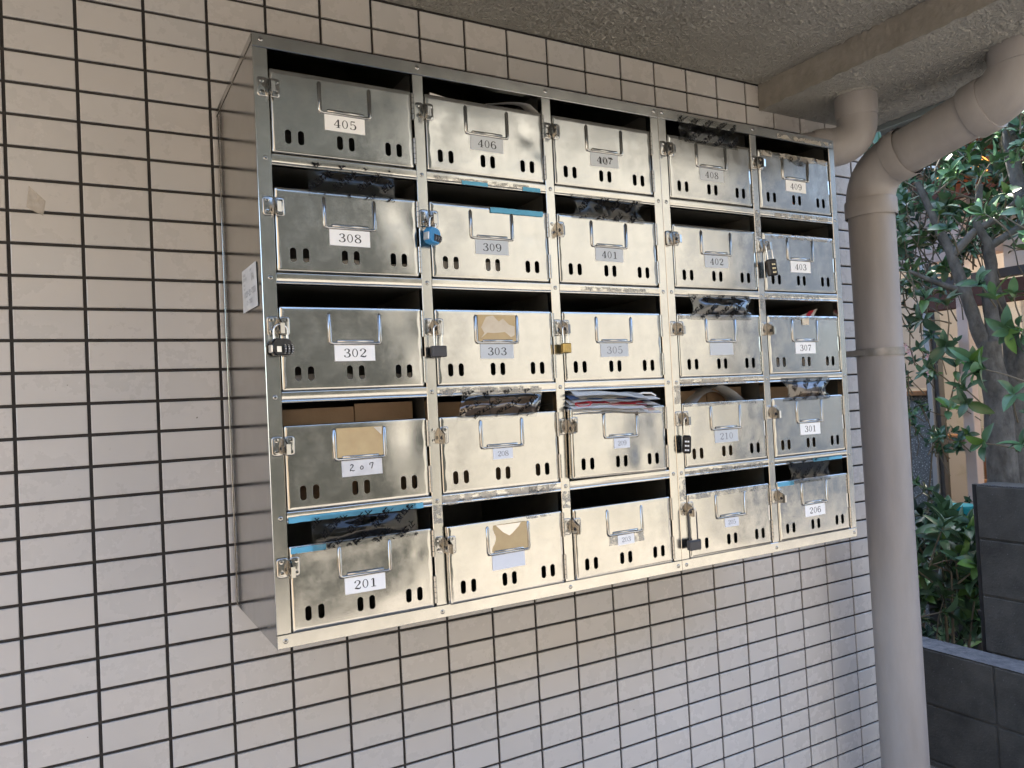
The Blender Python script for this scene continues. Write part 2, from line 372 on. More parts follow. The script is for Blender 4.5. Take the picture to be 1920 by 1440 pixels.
sp = empty('elbow_pipe', (1.80,-.17,1.6), 'smaller beige elbow pipe leaving the beam and entering the wall behind the mailboxes', 'pipe')
SO = sp.location.copy(); A, B, Cc = Vector((1.80,-.17,1.80)), Vector((1.80,-.17,1.632)), Vector((1.60,.03,1.632))
b = MB(); e = bend(A, B, Cc, .062, 12); b.tube([A]+e+[B+(Cc-B).normalized()*.105], .0475, 40, cap=False)
dq = (Cc-B).normalized(); collar(b, B+dq*.10, B+dq*.066, .0445, .0495); collar(b, (1.80,-.17,1.756), (1.80,-.17,1.698), .0475, .0497)
b.build('elbow', M_pipe, sp, off=SO)
b = MB(); b.tube([B+dq*.09, Cc], .0445, 40, cap=False); b.build('pipe', M_pipe, sp, off=SO)
b = MB(); b.tube([(1.80,-.17,1.7575),(1.80,-.17,1.7575),(1.80,-.17,1.751),(1.80,-.17,1.751)], [.048,.056,.054,.048], 32, cap=False); b.build('seal', M_ceil, sp, off=SO)

# ------------------------------------------------------------------ mailbox cabinets
XC = [.3200,.5528,.7847,1.0178,1.0369,1.2700,1.5041]; ZR = [1.5509,1.3848,1.2187,1.0535,.8882,.7222]; yF = -.3156
CELL = [0,1,2,4,5]          # left post of each column
unitL = empty('mailbox_cabinet', (.3085, yF, .713), 'left steel mailbox cabinet, three columns of doors, with a white maker sticker on its side', 'mailboxes', 'steel mailbox cabinets on the wall')
unitR = empty('mailbox_cabinet', (1.0276, yF, .713), 'right steel mailbox cabinet, two columns of doors, nearest the drain pipe', 'mailboxes', 'steel mailbox cabinets on the wall')
def cabinet(root, cols, xl, xr, first):
    O = root.location.copy(); zt, zb = ZR[0]+.008, ZR[5]-.0095; yb = -.004
    b = MB(); b.box(xl, xl+.0012, yF+.003, yb, zb+.001, zt-.001)
    if first:       # folded edges of the side panel
        b.box(xl-.0011, xl-.0001, yF+.003, yb, zt-.011, zt-.0005, .0003); b.box(xl-.0010, xl-.0001, yb-.016, yb-.001, zb+.002, zt-.0125, .0003)
    b.build('side_panel', S_side, root, off=O)
    b = MB(); b.box(xr-.0012, xr, yF+.003, yb, zb+.001, zt-.001); b.build('side_panel', S_side, root, off=O)
    b = MB(); b.box(xl+.0013, xr-.0013, yF+.003, yb, zt-.0022, zt-.0010); b.build('top_panel', S_side, root, off=O)
    b = MB(); b.box(xl+.0013, xr-.0013, yF+.003, yb, zb+.001, zb+.0022); b.build('bottom_panel', S_side, root, off=O)
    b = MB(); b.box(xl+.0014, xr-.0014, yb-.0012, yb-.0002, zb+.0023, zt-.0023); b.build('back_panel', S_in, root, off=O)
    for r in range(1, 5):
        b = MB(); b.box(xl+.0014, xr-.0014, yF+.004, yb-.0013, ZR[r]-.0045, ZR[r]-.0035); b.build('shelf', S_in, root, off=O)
    # dividers and added side liners; their dark colour stands in for shade
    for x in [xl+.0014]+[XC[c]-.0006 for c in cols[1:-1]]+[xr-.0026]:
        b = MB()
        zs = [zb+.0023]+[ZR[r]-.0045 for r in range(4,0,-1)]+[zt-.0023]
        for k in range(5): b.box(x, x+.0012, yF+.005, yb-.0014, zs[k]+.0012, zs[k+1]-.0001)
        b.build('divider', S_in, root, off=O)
    # top and bottom rails (posts stand 0.3 mm back behind them), shelf rails between the posts
    for (z0, z1) in ((ZR[0]-.011, zt), (zb, ZR[5]+.0095)):
        b = MB(); b.box(xl, xr, yF-.0002, yF+.0028, z0, z1, .0008); b.box(xl+.002, xr-.002, yF+.0029, yF+.012, (z0 if z1==zt else z1-.0011), (z0+.0011 if z1==zt else z1))
        b.build('rail', S_frame, root, off=O)
    posts = []
    for k, c in enumerate(cols):
        x0, x1 = XC[c]-.0085, XC[c]+.0085
        if k == 0: x0 = xl
        if k == len(cols)-1: x1 = xr
        b = MB(); b.box(x0, x1, yF+.0001, yF+.0027, ZR[5]+.0098, ZR[0]-.0113, .0007); b.box(x0+.001 if k else x0+.0013, x0+.0021 if k else x0+.0023, yF+.0028, yF+.014, ZR[5]+.0098, ZR[0]-.0113)
        b.build('post', S_frame, root, off=O); posts.append((x0, x1))
    for k in range(len(cols)-1):
        for r in range(1, 5):
            x0, x1 = posts[k][1]+.0002, posts[k+1][0]-.0002; z0, z1 = ZR[r]-.0078, ZR[r]+.0082
            b = MB()
            # pressed rail: flat web, rolled lower lip
            prof = [(.008,z1-.0006),(.0012,z1),(.0004,z1-.0006),(.0002,z1-.002),(.0004,z0+.0042),(.0010,z0+.0036),(.0008,z0+.0030),(.0003,z0+.0022),(.0004,z0+.0007),(.0013,z0),(.010,z0+.0002)]
            n = 24; vs = []; sd_ = k*7+r+(40 if not first else 0)
            for i in range(n+1):
                x = x0+(x1-x0)*i/n
                for (y, z) in prof: vs.append((x, yF+y+.0006*nz(x, z*.3, sd_, 18)*(1 if y < .003 else 0), z+.0004*nz(x, 0, sd_+5, 12)))
            m = len(prof)
            fs = [(i*m+j, i*m+j+1, (i+1)*m+j+1, (i+1)*m+j) for i in range(n) for j in range(m-1)]
            b.add(vs, fs); b.build('rail', S_frame, root, off=O, ang=50)
cabinet(unitL, [0,1,2,3], .3085, 1.0270, True)
cabinet(unitR, [4,5,6], 1.0276, 1.5125, False)
# rivets
b = MB()
b.tube([(0,0,0),(0,-.0004,0),(0,-.0010,0),(0,-.0012,0),(0,-.0012,0),(0,-.0007,0)], [.0034,.0034,.0028,.0018,.0010,.0009], 16, cap=True)
b.m[-1] = 1
rv0 = b.build('rivet', [S_latch, M_ink], unitL, loc=Vector((XC[0], yF, ZR[0]))-unitL.location, ang=60)
for ci, x in enumerate(XC):
    for ri, z in enumerate(ZR):
        if ci == 0 and ri == 0: continue
        u = unitL if ci < 4 else unitR
        dz = .0035 if (0 < ri < 5) else 0
        dupe(rv0, u, Vector((x+rnd.uniform(-.0004,.0004), yF+(-.0001 if ri in (0,5) else .0001), z+rnd.uniform(-.0005,.0005)))-u.location)

# ------------------------------------------------------------------ glyphs
def cr(pts, n=7):
    out = []; k = len(pts)
    for i in range(k-1):
        p0, p1, p2, p3 = pts[max(i-1,0)], pts[i], pts[i+1], pts[min(i+2,k-1)]
        for j in range(n):
            t = j/n
            out.append(tuple(.5*(2*p1[a]+(p2[a]-p0[a])*t+(2*p0[a]-5*p1[a]+4*p2[a]-p3[a])*t*t+(3*p1[a]-p0[a]-3*p2[a]+p3[a])*t**3) for a in range(3)))
    return out+[pts[-1]]
T, K = .045, .10
def seg(a, b_, w1, w2=None): return [(a[0],a[1],w1),(b_[0],b_[1],w2 if w2 else w1)]
def ring(cx, cy, rx_, ry_): return ('r', cx, cy, rx_, ry_)
DIG = {
 '0': [ring(.30,.5,.27,.5)],
 '1': [('l',seg((.32,.97),(.32,.03),K)),('l',seg((.12,.83),(.30,.98),T,T)),('l',seg((.10,.02),(.54,.02),T))],
 '2': [('c',[(.10,.72,.12),(.13,.90,.06),(.31,.985,T),(.50,.88,.08),(.52,.70,K),(.38,.47,.07),(.16,.22,T),(.06,.05,T)]),('c',[(.06,.09,.05),(.20,.10,.11),(.38,.045,.11),(.52,.06,.07),(.58,.22,T)])],
 '3': [('c',[(.11,.80,.11),(.16,.93,.05),(.30,.985,T),(.47,.90,.08),(.49,.75,K),(.42,.58,.06),(.24,.525,T)]),('c',[(.24,.525,T),(.46,.46,.07),(.555,.27,K),(.48,.08,.08),(.28,.01,T),(.11,.06,.06),(.07,.22,.11)])],
 '4': [('l',seg((.42,.98),(.42,.03),K)),('l',seg((.42,.98),(.03,.28),T)),('l',seg((.03,.28),(.62,.28),T)),('l',seg((.24,.02),(.58,.02),T))],
 '5': [('l',seg((.14,.96),(.50,.96),.08,.09)),('l',seg((.14,.98),(.12,.50),T)),('c',[(.12,.52,T),(.28,.62,T),(.46,.57,.07),(.55,.34,K),(.47,.09,.08),(.27,.01,T),(.12,.06,.06),(.08,.20,.11)])],
 '6': [('c',[(.49,.80,.09),(.44,.95,.05),(.31,.985,T),(.14,.86,.07),(.06,.52,K),(.10,.18,.08),(.30,.01,T),(.50,.12,.08),(.545,.31,K),(.47,.52,.07),(.31,.60,T),(.14,.48,T),(.07,.34,T)])],
 '7': [('l',seg((.08,.93),(.56,.93),.10,.10)),('l',seg((.08,.97),(.06,.76),T)),('c',[(.56,.93,T),(.46,.72,T),(.32,.44,.07),(.26,.20,K),(.26,.03,.12)])],
 '8': [('c',[(.30,.985,T),(.12,.90,.08),(.11,.72,.09),(.30,.54,.07),(.52,.36,K),(.50,.10,.08),(.30,.01,T),(.09,.10,.08),(.08,.34,.07),(.30,.54,T),(.48,.68,.06),(.48,.90,.06),(.30,.985,T)])],
 '9': [('c',[(.11,.20,.09),(.16,.05,.05),(.29,.01,T),(.46,.14,.07),(.54,.48,K),(.50,.82,.08),(.30,.985,T),(.10,.88,.08),(.055,.69,K),(.13,.48,.07),(.29,.40,T),(.46,.52,T),(.53,.66,T)])],
 '-': [('l',seg((.1,.45),(.5,.45),.07))],
}
HAND = {'2':[('c',[(.12,.80,.05),(.22,.97,.06),(.46,.86,.07),(.36,.62,.06),(.12,.36,.05),(.06,.12,.05),(.22,.22,.05),(.40,.10,.06),(.62,.16,.05)])],
 '0':[('c',[(.34,.62,.05),(.14,.42,.06),(.16,.16,.06),(.40,.16,.06),(.46,.42,.06),(.30,.60,.05)])],
 '7':[('c',[(.06,.78,.05),(.14,.94,.05),(.34,.97,.06),(.52,.95,.06),(.44,.70,.06),(.30,.20,.06)]),('l',seg((.10,.94),(.08,.66),.05))]}
def glyph(b, ch, x, z, h, y, mi, table=DIG, f=None):
    f0 = f or (lambda p, q: (p, y, q)); wx = 1.32 if table is not HAND else 1.1; bo = 1.45 if table is not HAND else 2.0
    f = lambda p, q: f0(x+(p-x)*wx, q)
    for st in table[ch]:
        if st[0] == 'r':
            _, cx, cz, rx_, rz_ = st; n = 28; vs = []
            for k in range(n):
                t = 2*math.pi*k/n; c, s_ = math.cos(t), math.sin(t)
                vs.append(f(x+(cx+rx_*c)*h, z+(cz+rz_*s_)*h)); vs.append(f(x+(cx+(rx_-.10)*c)*h, z+(cz+(rz_-.055)*s_)*h))
            fs = [(2*k, 2*((k+1)%n), 2*((k+1)%n)+1, 2*k+1) for k in range(n)]
            b.add(vs, fs, mi)
        else:
            pts = cr(st[1]) if st[0] == 'c' else st[1]; vs = []
            for k, p in enumerate(pts):
                a, c = pts[max(k-1,0)], pts[min(k+1,len(pts)-1)]
                d = Vector((c[0]-a[0], c[1]-a[1])); d = d.normalized() if d.length > 1e-9 else Vector((1,0))
                nx, nz_ = -d.y*p[2]/2*bo, d.x*p[2]/2*bo
                vs += [f(x+(p[0]+nx)*h, z+(p[1]+nz_)*h), f(x+(p[0]-nx)*h, z+(p[1]-nz_)*h)]
            fs = [(2*k, 2*k+1, 2*k+3, 2*k+2) for k in range(len(pts)-1)]
            b.add(vs, fs, mi)
def textmesh(ch, bold=.026):
    cu = bpy.data.curves.new('tmp', 'FONT'); cu.body = ch; cu.offset = bold; cu.resolution_u = 2; cu.fill_mode = 'FRONT'
    ob = bpy.data.objects.new('tmp', cu); sc.collection.objects.link(ob)
    bpy.context.view_layer.update()
    me = ob.evaluated_get(bpy.context.evaluated_depsgraph_get()).to_mesh()
    vs = [(v.co.x, v.co.y) for v in me.vertices]; fs = [tuple(p.vertices) for p in me.polygons]
    bpy.data.objects.remove(ob); bpy.data.curves.remove(cu)
    return vs, fs
KAN = {c: textmesh(c) for c in '投函禁止'}

# ------------------------------------------------------------------ doors
def plate(b, pl, y):
    n = len(pl); cx = sum(p[0] for p in pl)/n; cz = sum(p[1] for p in pl)/n
    def ins(k): return [(x-math.copysign(min(k, abs(x-cx)), x-cx), z-math.copysign(min(k, abs(z-cz)), z-cz)) for x, z in pl]
    i1, i2 = ins(.0004), ins(.0012); vs = []
    for q, yy in ((i2, y), (i1, y+.0003), (pl, y+.0008), (pl, y+.0012)): vs += [(x, yy, z) for x, z in q]
    fs = [tuple(range(n))]+[((k+1)*n+i, (k+1)*n+(i+1)%n, k*n+(i+1)%n, k*n+i) for k in range(3) for i in range(n)]
    b.add(vs, fs)
rrect = lambda x0,x1,z0,z1,r,n: [((x1-r if k in (0,3) else x0+r)+r*math.cos(a), (z1-r if k in (0,1) else z0+r)+r*math.sin(a))
        for k in range(4) for a in [math.pi/2*k+math.pi/2*i/n for i in range(n+1)]]
HOLES = [.0320,.0500,.1060,.1235,.1795,.1970]
HX = .2215
def slotpts(cx, cz, w_, h_, n=5): return rrect(cx-w_/2, cx+w_/2, cz-h_/2, cz+h_/2, w_/2-.0001, n)
def inpoly(p, poly):
    c = False; j = len(poly)-1
    for i in range(len(poly)):
        if (poly[i][1] > p[1]) != (poly[j][1] > p[1]) and p[0] < (poly[j][0]-poly[i][0])*(p[1]-poly[i][1])/(poly[j][1]-poly[i][1])+poly[i][0]: c = not c
        j = i
    return c
U0, U1, W0, W1 = .0100, .2200, -.1565, -.0390
def densify(poly, d):
    out = []
    for i in range(len(poly)):
        a, c = poly[i], poly[(i+1)%len(poly)]; L = math.hypot(c[0]-a[0], c[1]-a[1]); n = max(1, int(L/d))
        out += [(a[0]+(c[0]-a[0])*t/n, a[1]+(c[1]-a[1])*t/n) for t in range(n)]
    return out
def cdt_base():
    V = []; E_ = []
    def loop(pts):
        s = len(V); V.extend(Vector(p) for p in pts); E_.extend((s+i, s+(i+1)%len(pts)) for i in range(len(pts)))
    o0 = densify(rrect(U0,U1,W0,W1,.0022,3), .008); loop(o0)
    for k in (.0006, .0016): loop(densify(rrect(U0+k,U1-k,W0+k,W1-k,.0022,3), .008))
    hs = []
    for cx in HOLES:
        loop(slotpts(cx,-.133,.0088,.0202)); hs.append(slotpts(cx,-.133,.0088,.0202)); loop(slotpts(cx,-.133,.0100,.0214))
    x = U0+.006
    while x < U1-.004:
        z = W0+.006
        while z < W1-.004:
            if not any(abs(x-h) < .0078 and abs(z+.133) < .0135 for h in HOLES): V.append(Vector((x+.001*math.sin(z*900), z)))
            z += .0058
        x += .0058
    v, e, f, *_ = delaunay_2d_cdt(V, E_, [], 0, 1e-6)
    v = [(p[0], p[1]) for p in v]; ff = []
    for t in f:
        c = (sum(v[i][0] for i in t)/3, sum(v[i][1] for i in t)/3)
        if not inpoly(c, o0) or any(inpoly(c, h) for h in hs): continue
        a, b_, c_ = (v[i] for i in t)
        if (b_[0]-a[0])*(c_[1]-a[1])-(b_[1]-a[1])*(c_[0]-a[0]) < 0: t = tuple(reversed(t))
        ff.append(tuple(t))
    cnt = {}
    for t in ff:
        for i in range(len(t)): cnt[(t[i], t[(i+1)%len(t)])] = 1
    border = [e_ for e_ in cnt if (e_[1], e_[0]) not in cnt]
    return v, ff, border
DV, DF, DB = cdt_base()
def edge_d(x, z): return min(x-U0, U1-x, z-W0, W1-z)
def door_disp(x, z, seed, amp, dents):
    e = max(0, min(1, edge_d(x, z)/.03)); e = e*e*(3-2*e)
    y = .85*amp*(nz(x, z, seed, 9)*.0011 + nz(x, z, seed+11, 20)*.00022)*(.25+.75*e)
    for (dx, dz, dr, da) in dents:
        q = ((x-dx)**2+(z-dz)**2)/dr**2
        if q < 9: y += da*math.exp(-q)
    return y
def make_door(c, r, num, style, ang=0, amp=1, dents=(), tilt=0, lab=None, drop=0):
    root = unitL if c < 3 else unitR
    seed = c*13.7+r*5.3+1
    b = MB(); b.v = []
    def Y(x, z):
        y = -.0016 + door_disp(x, z, seed, amp, dents); d = edge_d(x, z)
        if d < .0003: y += .0014
        elif d < .0009: y += .0006
        return y
    ys = [Y(x, z) for x, z in DV]
    b.add([(x-HX, y, z) for (x, z), y in zip(DV, ys)], DF)
    back = {}
    for (i, j) in DB:
        for k in (i, j):
            if k not in back:
                x, z = DV[k]; outer = edge_d(x, z) < .0003
                back[k] = len(b.v); b.v.append((x-HX, .0085 if outer else ys[k]+.0011, z))
        b.f.append([j, i, back[i], back[j]]); b.m.append(0)
    d = b.build('door', S_door, root, loc=Vector((XC[CELL[c]]+HX, yF, ZR[r]+drop))-root.location, ang=40)
    d.rotation_euler = (0, R(tilt), R(ang))
    name = {'': 'without a readable number'}.get(num, 'numbered '+num)
    d['label'] = 'steel mailbox door '+name
    # card holder: two raised rails and a pressed lower lip
    b = MB(); rr = .0029
    def bar(p0, p1, rad):
        b.tube([p0, p0, p1, p1], [rad*.3, rad, rad, rad*.3], 10)
    y0 = -.0019
    b.tube([(.0785-HX,y0,-.0470),(.0785-HX,y0,-.0500),(.0785-HX,y0,-.0880),(.0795-HX,y0,-.0905),(.0825-HX,y0,-.0915),(.1490-HX,y0,-.0915),(.1520-HX,y0,-.0905),(.1530-HX,y0,-.0880),(.1530-HX,y0,-.0500),(.1530-HX,y0,-.0470)],
           [.0008,rr,rr,rr,.0020,.0020,rr,rr,rr,.0008], 10)
    b.box(.0885-HX,.1430-HX,y0-.0022,y0-.0002,-.0905,-.0862,.0009)
    b.build('card_holder', S_latch, d, ang=50)
    # number label
    if lab is None: lab = style
    def off(x, z): return -.0021+door_disp(x, z, seed, amp, dents)
    if style != 'none':
        b = MB(); lm = {'w':M_white,'g':M_grey,'h':M_old,'s':M_tapelab,'f':M_grey,'blank':M_grey,'blankw':M_tapelab,'sp':M_white,'d':M_grey}[style]
        if style in ('s','sp'): x0,x1,z0,z1 = .098,.134,-.1105,-.0935
        elif style == 'h': x0,x1,z0,z1 = .0875,.1475,-.1160,-.0925
        else: x0,x1,z0,z1 = .0845,.1445,-.1165,-.0935
        lr = rnd.uniform(-.012,.012)
        def pt(x, z, o=0):
            cx, cz = (x0+x1)/2, (z0+z1)/2; a, e = x-cx, z-cz; x2, z2 = cx+a-e*lr, cz+e+a*lr
            return (x2-HX, off(x2, z2)-o, z2)
        if style == 'sp':
            b.grid(lambda u, v: (.079+u*.077-HX, off(.079+u*.077,-.109+v*.0185)+.00008, -.109+v*.0185), 12, 4, 2)
        b.grid(lambda u, v: pt(x0+u*(x1-x0), z0+v*(z1-z0)), 12, 5, 0)
        ink = M_fink if style in ('s','f','sp') else M_ink
        if num:
            h = .0122 if style in ('w','g','f','d') else (.0080 if style in ('s','sp') else .0105)
            adv = .0118 if style in ('w','g','f','d') else (.0066 if style in ('s','sp') else .0145)
            wd = adv*(len(num)-1)+h*(.6 if style == 'h' else .79); xs = (x0+x1)/2-wd/2+(-.001 if style == 'h' else 0)
            for k, ch in enumerate(num):
                glyph(b, ch, xs+k*adv, (z0+z1)/2-h/2+(.001 if style == 'h' and k == 1 else 0), h, 0, 1, HAND if style == 'h' else DIG, f=lambda p, q: pt(p, q, .00012))
            if style == 'd':    # ghost of a second number printed over the first
                for k, ch in enumerate(num): glyph(b, ch, xs+k*adv+.0018, (z0+z1)/2-h/2-.0016, h, 0, 1, {q: [s for s in DIG[q]][:1] for q in DIG}, f=lambda p, q: pt(p, q, .00013))
        b.build('number_label', [lm, ink, M_resg], d, smooth=False)
    # latch plate on the door with a folded ear
    b = MB()
    pl = rrect(.0092,.0230,-.0800,-.0535,.0040,4); n = len(pl); yl = -.0026
    plate(b, [(x-HX, z) for x, z in pl], yl)
    b.add([(.0096-HX,yl,-.0790),(.0096-HX,yl,-.0560),(.0096-HX,-.0150,-.0630),(.0096-HX,-.0180,-.0650),(.0096-HX,-.0180,-.0780),
           (.0104-HX,yl,-.0790),(.0104-HX,yl,-.0560),(.0104-HX,-.0150,-.0630),(.0104-HX,-.0180,-.0650),(.0104-HX,-.0180,-.0780)],
          [(0,1,2,3,4),(9,8,7,6,5),(0,5,6,1),(1,6,7,2),(2,7,8,3),(3,8,9,4),(4,9,5,0)])
    for z in (-.0585,-.0752): b.tube([(.0185-HX,yl,z),(.0185-HX,yl-.0007,z),(.0185-HX,yl-.0009,z),(.0185-HX,yl-.0009,z),(.0185-HX,yl-.0005,z)], [.0031,.0029,.0018,.0008,.0007], 14); b.m[-1] = 1
    b.build('latch', [S_latch, M_ink], d)
    # hinges
    for z1_, z0_ in ((-.0420,-.0820),(-.1110,-.1510)):
        b = MB(); k = 5
        for i in range(k):
            za, zb_ = z1_+(z0_-z1_)*i/k-.0004, z1_+(z0_-z1_)*(i+1)/k+.0004
            b.tube([(.0005,-.0022,za),(.0005,-.0022,za),(.0005,-.0022,zb_),(.0005,-.0022,zb_)], [.0019,.0025,.0025,.0019], 12)
        b.box(-.0006,.0032,-.0008,.0040,z0_,z1_)
        b.build('hinge', S_latch, d)
    return d
# hasp on the post (shared mesh)
def hasp_mesh():
    b = MB(); pl = rrect(-.0076,.0080,-.0800,-.0530,.0042,4); n = len(pl); y = -.0013
    plate(b, pl, y)
    W = [(-.0012,-.0545),(-.0060,-.0555),(-.0178,-.0630),(-.0178,-.0790),(-.0012,-.0790)]   # (y, z) of the folded wing
    vs = [(.0078, y_, z) for y_, z in W]+[(.0086, y_, z) for y_, z in W]; m = len(W)
    b.add(vs, [tuple(range(m-1,-1,-1)), tuple(range(m, 2*m))]+[(i, (i+1)%m, (i+1)%m+m, i+m) for i in range(m)])
    b.box(.0076,.0138,-.0187,-.0179,-.0785,-.0635,.0003, mat=Matrix.Rotation(R(10),3,'Z'))
    for z in (-.0585,-.0742): b.tube([(-.0012,y,z),(-.0012,y-.0007,z),(-.0012,y-.0010,z),(-.0012,y-.0010,z),(-.0012,y-.0005,z)], [.0033,.0030,.0019,.0008,.0007], 14); b.m[-1] = 1
    b.tube([(.0074,-.0105,-.0700),(.0076,-.0105,-.0700)], .0030, 14, mi=1)
    return b
hb = hasp_mesh(); h0 = hb.build('hasp', [S_latch, M_ink], unitL, loc=Vector((XC[0], yF, ZR[0]))-unitL.location)
for c in range(5):
    for r in range(5):
        if c == 0 and r == 0: continue
        u = unitL if c < 3 else unitR
        o = dupe(h0, u, Vector((XC[CELL[c]], yF, ZR[r]))-u.location)
        o.rotation_euler = (R(rnd.uniform(-2,2)), R(rnd.uniform(-1,1)), R(rnd.uniform(-3,2)))
D = make_door
D(0,0,'405','w', amp=.6); D(1,0,'406','g', amp=1.5, dents=[(.190,-.085,.013,.0011),(.209,-.125,.012,-.0010)]); D(2,0,'407','d', amp=.7)
D(3,0,'408','g', amp=.7); D(4,0,'409','w', amp=.9)
D(0,1,'308','w', amp=.9, dents=[(.20,-.07,.03,.0016)]); D(1,1,'309','g', amp=1.1, dents=[(.19,-.08,.014,.0012)]); D(2,1,'401','g', amp=.8); D(3,1,'402','g', amp=.9); D(4,1,'403','w', amp=.6)
D(0,2,'302','w', amp=1.2, dents=[(.20,-.06,.03,.0009),(.175,-.13,.03,-.0005)]); D(1,2,'303','g', amp=1.0); D(2,2,'305','f', amp=.8); D(3,2,'','blank', amp=.9); D(4,2,'307','w', amp=.6)
D(0,3,'207','h', amp=1.4, dents=[(.20,-.06,.03,.002)]); D(1,3,'208','s', amp=1.1); D(2,3,'209','s', ang=3.2, amp=1.5, tilt=1.0, dents=[(.08,-.12,.03,-.0012),(.16,-.13,.02,.0010)], drop=-.001); D(3,3,'210','f', amp=1.2); D(4,3,'301','w', amp=.6)
D(0,4,'201','w', amp=1.4, dents=[(.195,-.075,.006,.0004)]); D(1,4,'','blankw', ang=2.2, amp=1.5); D(2,4,'203','sp', ang=1.0, amp=1.3); D(3,4,'205','s', amp=1.2); D(4,4,'206','w', amp=.8)

# old adhesive residue on rails and posts, card leftovers in the holders: parts of the cabinets
def patch(root, c, r, u0, u1, w0, w1, m, seed, name='tape_residue', y=-.00055, ragged=.35):
    x0, z0 = XC[CELL[c]], ZR[r]; b = MB(); n = 26; H = w1-w0
    def fn(u, v):
        rag = ragged*H*(nz(u*3, v, seed, 4)); rag2 = ragged*H*nz(u*5, v, seed+9, 5)
        return (x0+u0+(u1-u0)*u, yF+y, z0+w0+(0 if v > .5 else rag*.8)+H*v+(rag2 if v > .5 else 0))
    b.grid(fn, n, 3); return b.build(name, m, root, off=root.location)
for k, a in enumerate([(unitL,1,3,.012,.19,-.007,.003,M_resg),(unitL,1,3,.014,.16,-.0055,.0045,M_res),(unitL,1,4,.008,.20,-.0065,.006,M_res),(unitL,1,4,.16,.214,-.005,.006,M_resg),
      (unitR,3,3,.01,.21,-.006,.0045,M_res),(unitR,4,2,.01,.20,-.0062,.003,M_resg),(unitR,4,1,.05,.21,-.0062,.003,M_res),(unitR,3,4,.02,.21,-.006,.003,M_resg),
      (unitR,4,0,.07,.225,-.008,.0005,M_res),(unitL,2,2,.05,.20,-.003,.004,M_resg),(unitL,1,1,.02,.19,-.006,.002,M_resg)]):
    patch(*a, seed=k*3.3, ragged=.3, y=-.0007 if k else -.0009)
for k, (root, c, r, u0, u1, w0, w1, m) in enumerate([(unitL,1,4,-.0078,.0078,-.034,-.006,M_resg),(unitL,2,4,-.0078,.0078,-.036,-.008,M_resg),(unitR,3,4,-.0070,.0078,-.05,-.008,M_resg),(unitR,3,3,-.0070,.0078,-.040,-.006,M_res),(unitR,4,2,-.0078,.0078,-.038,-.006,M_resg),(unitR,4,1,-.0078,.0078,-.05,.004,M_resg)]):
    patch(root, c, r, u0, u1, w0, w1, m, k*2.1, y=-.00035, ragged=.05)
for k, (root, c, r, u0, u1, w0, w1, m) in enumerate([(unitR,3,4,.012,.216,-.050,-.0395,M_resg),(unitR,4,0,.014,.217,-.051,-.0400,M_res),(unitR,4,1,.012,.217,-.049,-.0400,M_res),(unitR,4,2,.012,.217,-.047,-.0400,M_resg),(unitR,3,3,.012,.20,-.046,-.0395,M_resg),(unitL,1,4,.03,.2,-.0445,-.0400,M_resg),(unitR,3,2,.012,.04,-.049,-.0395,M_resg)]):
    patch(root, c, r, u0, u1, w0, w1, m, k*4.7, y=-.0031 if c != 1 else -.0045, ragged=.3)
def card(root, c, r, mi_torn, seed):
    x0, z0 = XC[CELL[c]]+.0815, ZR[r]-.0885; b = MB()
    yy = yF-.0031 if not (c == 1 and r == 4) else yF-.0070
    b.grid(lambda u, v: (x0+u*.0685, yy+.0002*nz(u, v, seed, 5), z0+v*.0415), 10, 6, 0)
    if mi_torn == 1:      # a paler torn facing left on the card
        P = [(.06,.10,),(.16,.30),(.08,.52),(.22,.92),(.40,.97),(.55,.74),(.66,.86),(.82,.62),(.97,.56),(.96,.22),(.86,.14),(.70,.34),(.40,.30),(.24,.32)]
        b.add([(x0+u*.0685, yy-.0004, z0+v*.0415) for u, v in P], [tuple(range(len(P)))], 1)
    if mi_torn == 2:
        P = [(.18,.985),(.36,.70),(.52,.55),(.60,.62),(.78,.86),(.84,.985)]
        b.add([(x0+u*.0685, yy-.0004, z0+v*.0415) for u, v in P], [tuple(range(len(P)))], 2)
    if mi_torn == 3:
        P = [(.80,.98),(.97,.70),(.985,.98)]
        b.add([(x0+u*.0685, yy-.0004, z0+v*.0415) for u, v in P], [tuple(range(len(P)))], 2)
    return b.build('name_card', [M_kraft, M_kraftl, M_silver], root, off=root.location)
card(unitL,0,3,3,1); card(unitL,1,2,1,2); card(unitL,1,4,2,3)
b = MB(); x0, z0 = XC[5]+.108, ZR[2]-.058          # scrap of tape in the holder of 307
b.grid(lambda u, v: (x0+u*.02+.001*nz(u,v,1,9), yF-.0032, z0+v*.013+.0015*nz(u,v,4,9)), 8, 6); b.build('tape_scrap', M_kraftl, unitR, off=unitR.location)
# white maker sticker on the left side panel
b = MB(); xs = unitL.location.x-.0012
b.add([(xs,-.290,1.184),(xs,-.182,1.186),(xs,-.182,1.249),(xs,-.286,1.247)], [(3,2,1,0)], 0)
def stick(p, q): return (xs-.0002, -p, q)
for k, ch in enumerate('0120-21-7333'): glyph(b, ch, 0, 0, .0085, 0, 1, f=lambda p, q, k=k: (xs-.0002, -.196-.0068*k-p, 1.206+q))
for k, ch in enumerate('0120-21-7333'[4:]): glyph(b, ch, 0, 0, .0065, 0, 1, f=lambda p, q, k=k: (xs-.0002, -.205-.0062*k-p, 1.194+q))
rs = random.Random(3)
for (yy, zz, n_, h_) in ((-.192,1.238,5,.004),(-.192,1.231,6,.005),(-.192,1.224,5,.003),(-.192,1.218,5,.003),(-.24,1.240,6,.003),(-.25,1.232,6,.003),(-.25,1.225,4,.006)):
    for k in range(n_): glyph(b, rs.choice('0123456789'), 0, 0, h_, 0, 1, f=lambda p, q, k=k: (xs-.0002, yy-h_*.85*k-p, zz+q))
b.build('maker_sticker', [M_old, M_fink], unitL, off=unitL.location, smooth=False)

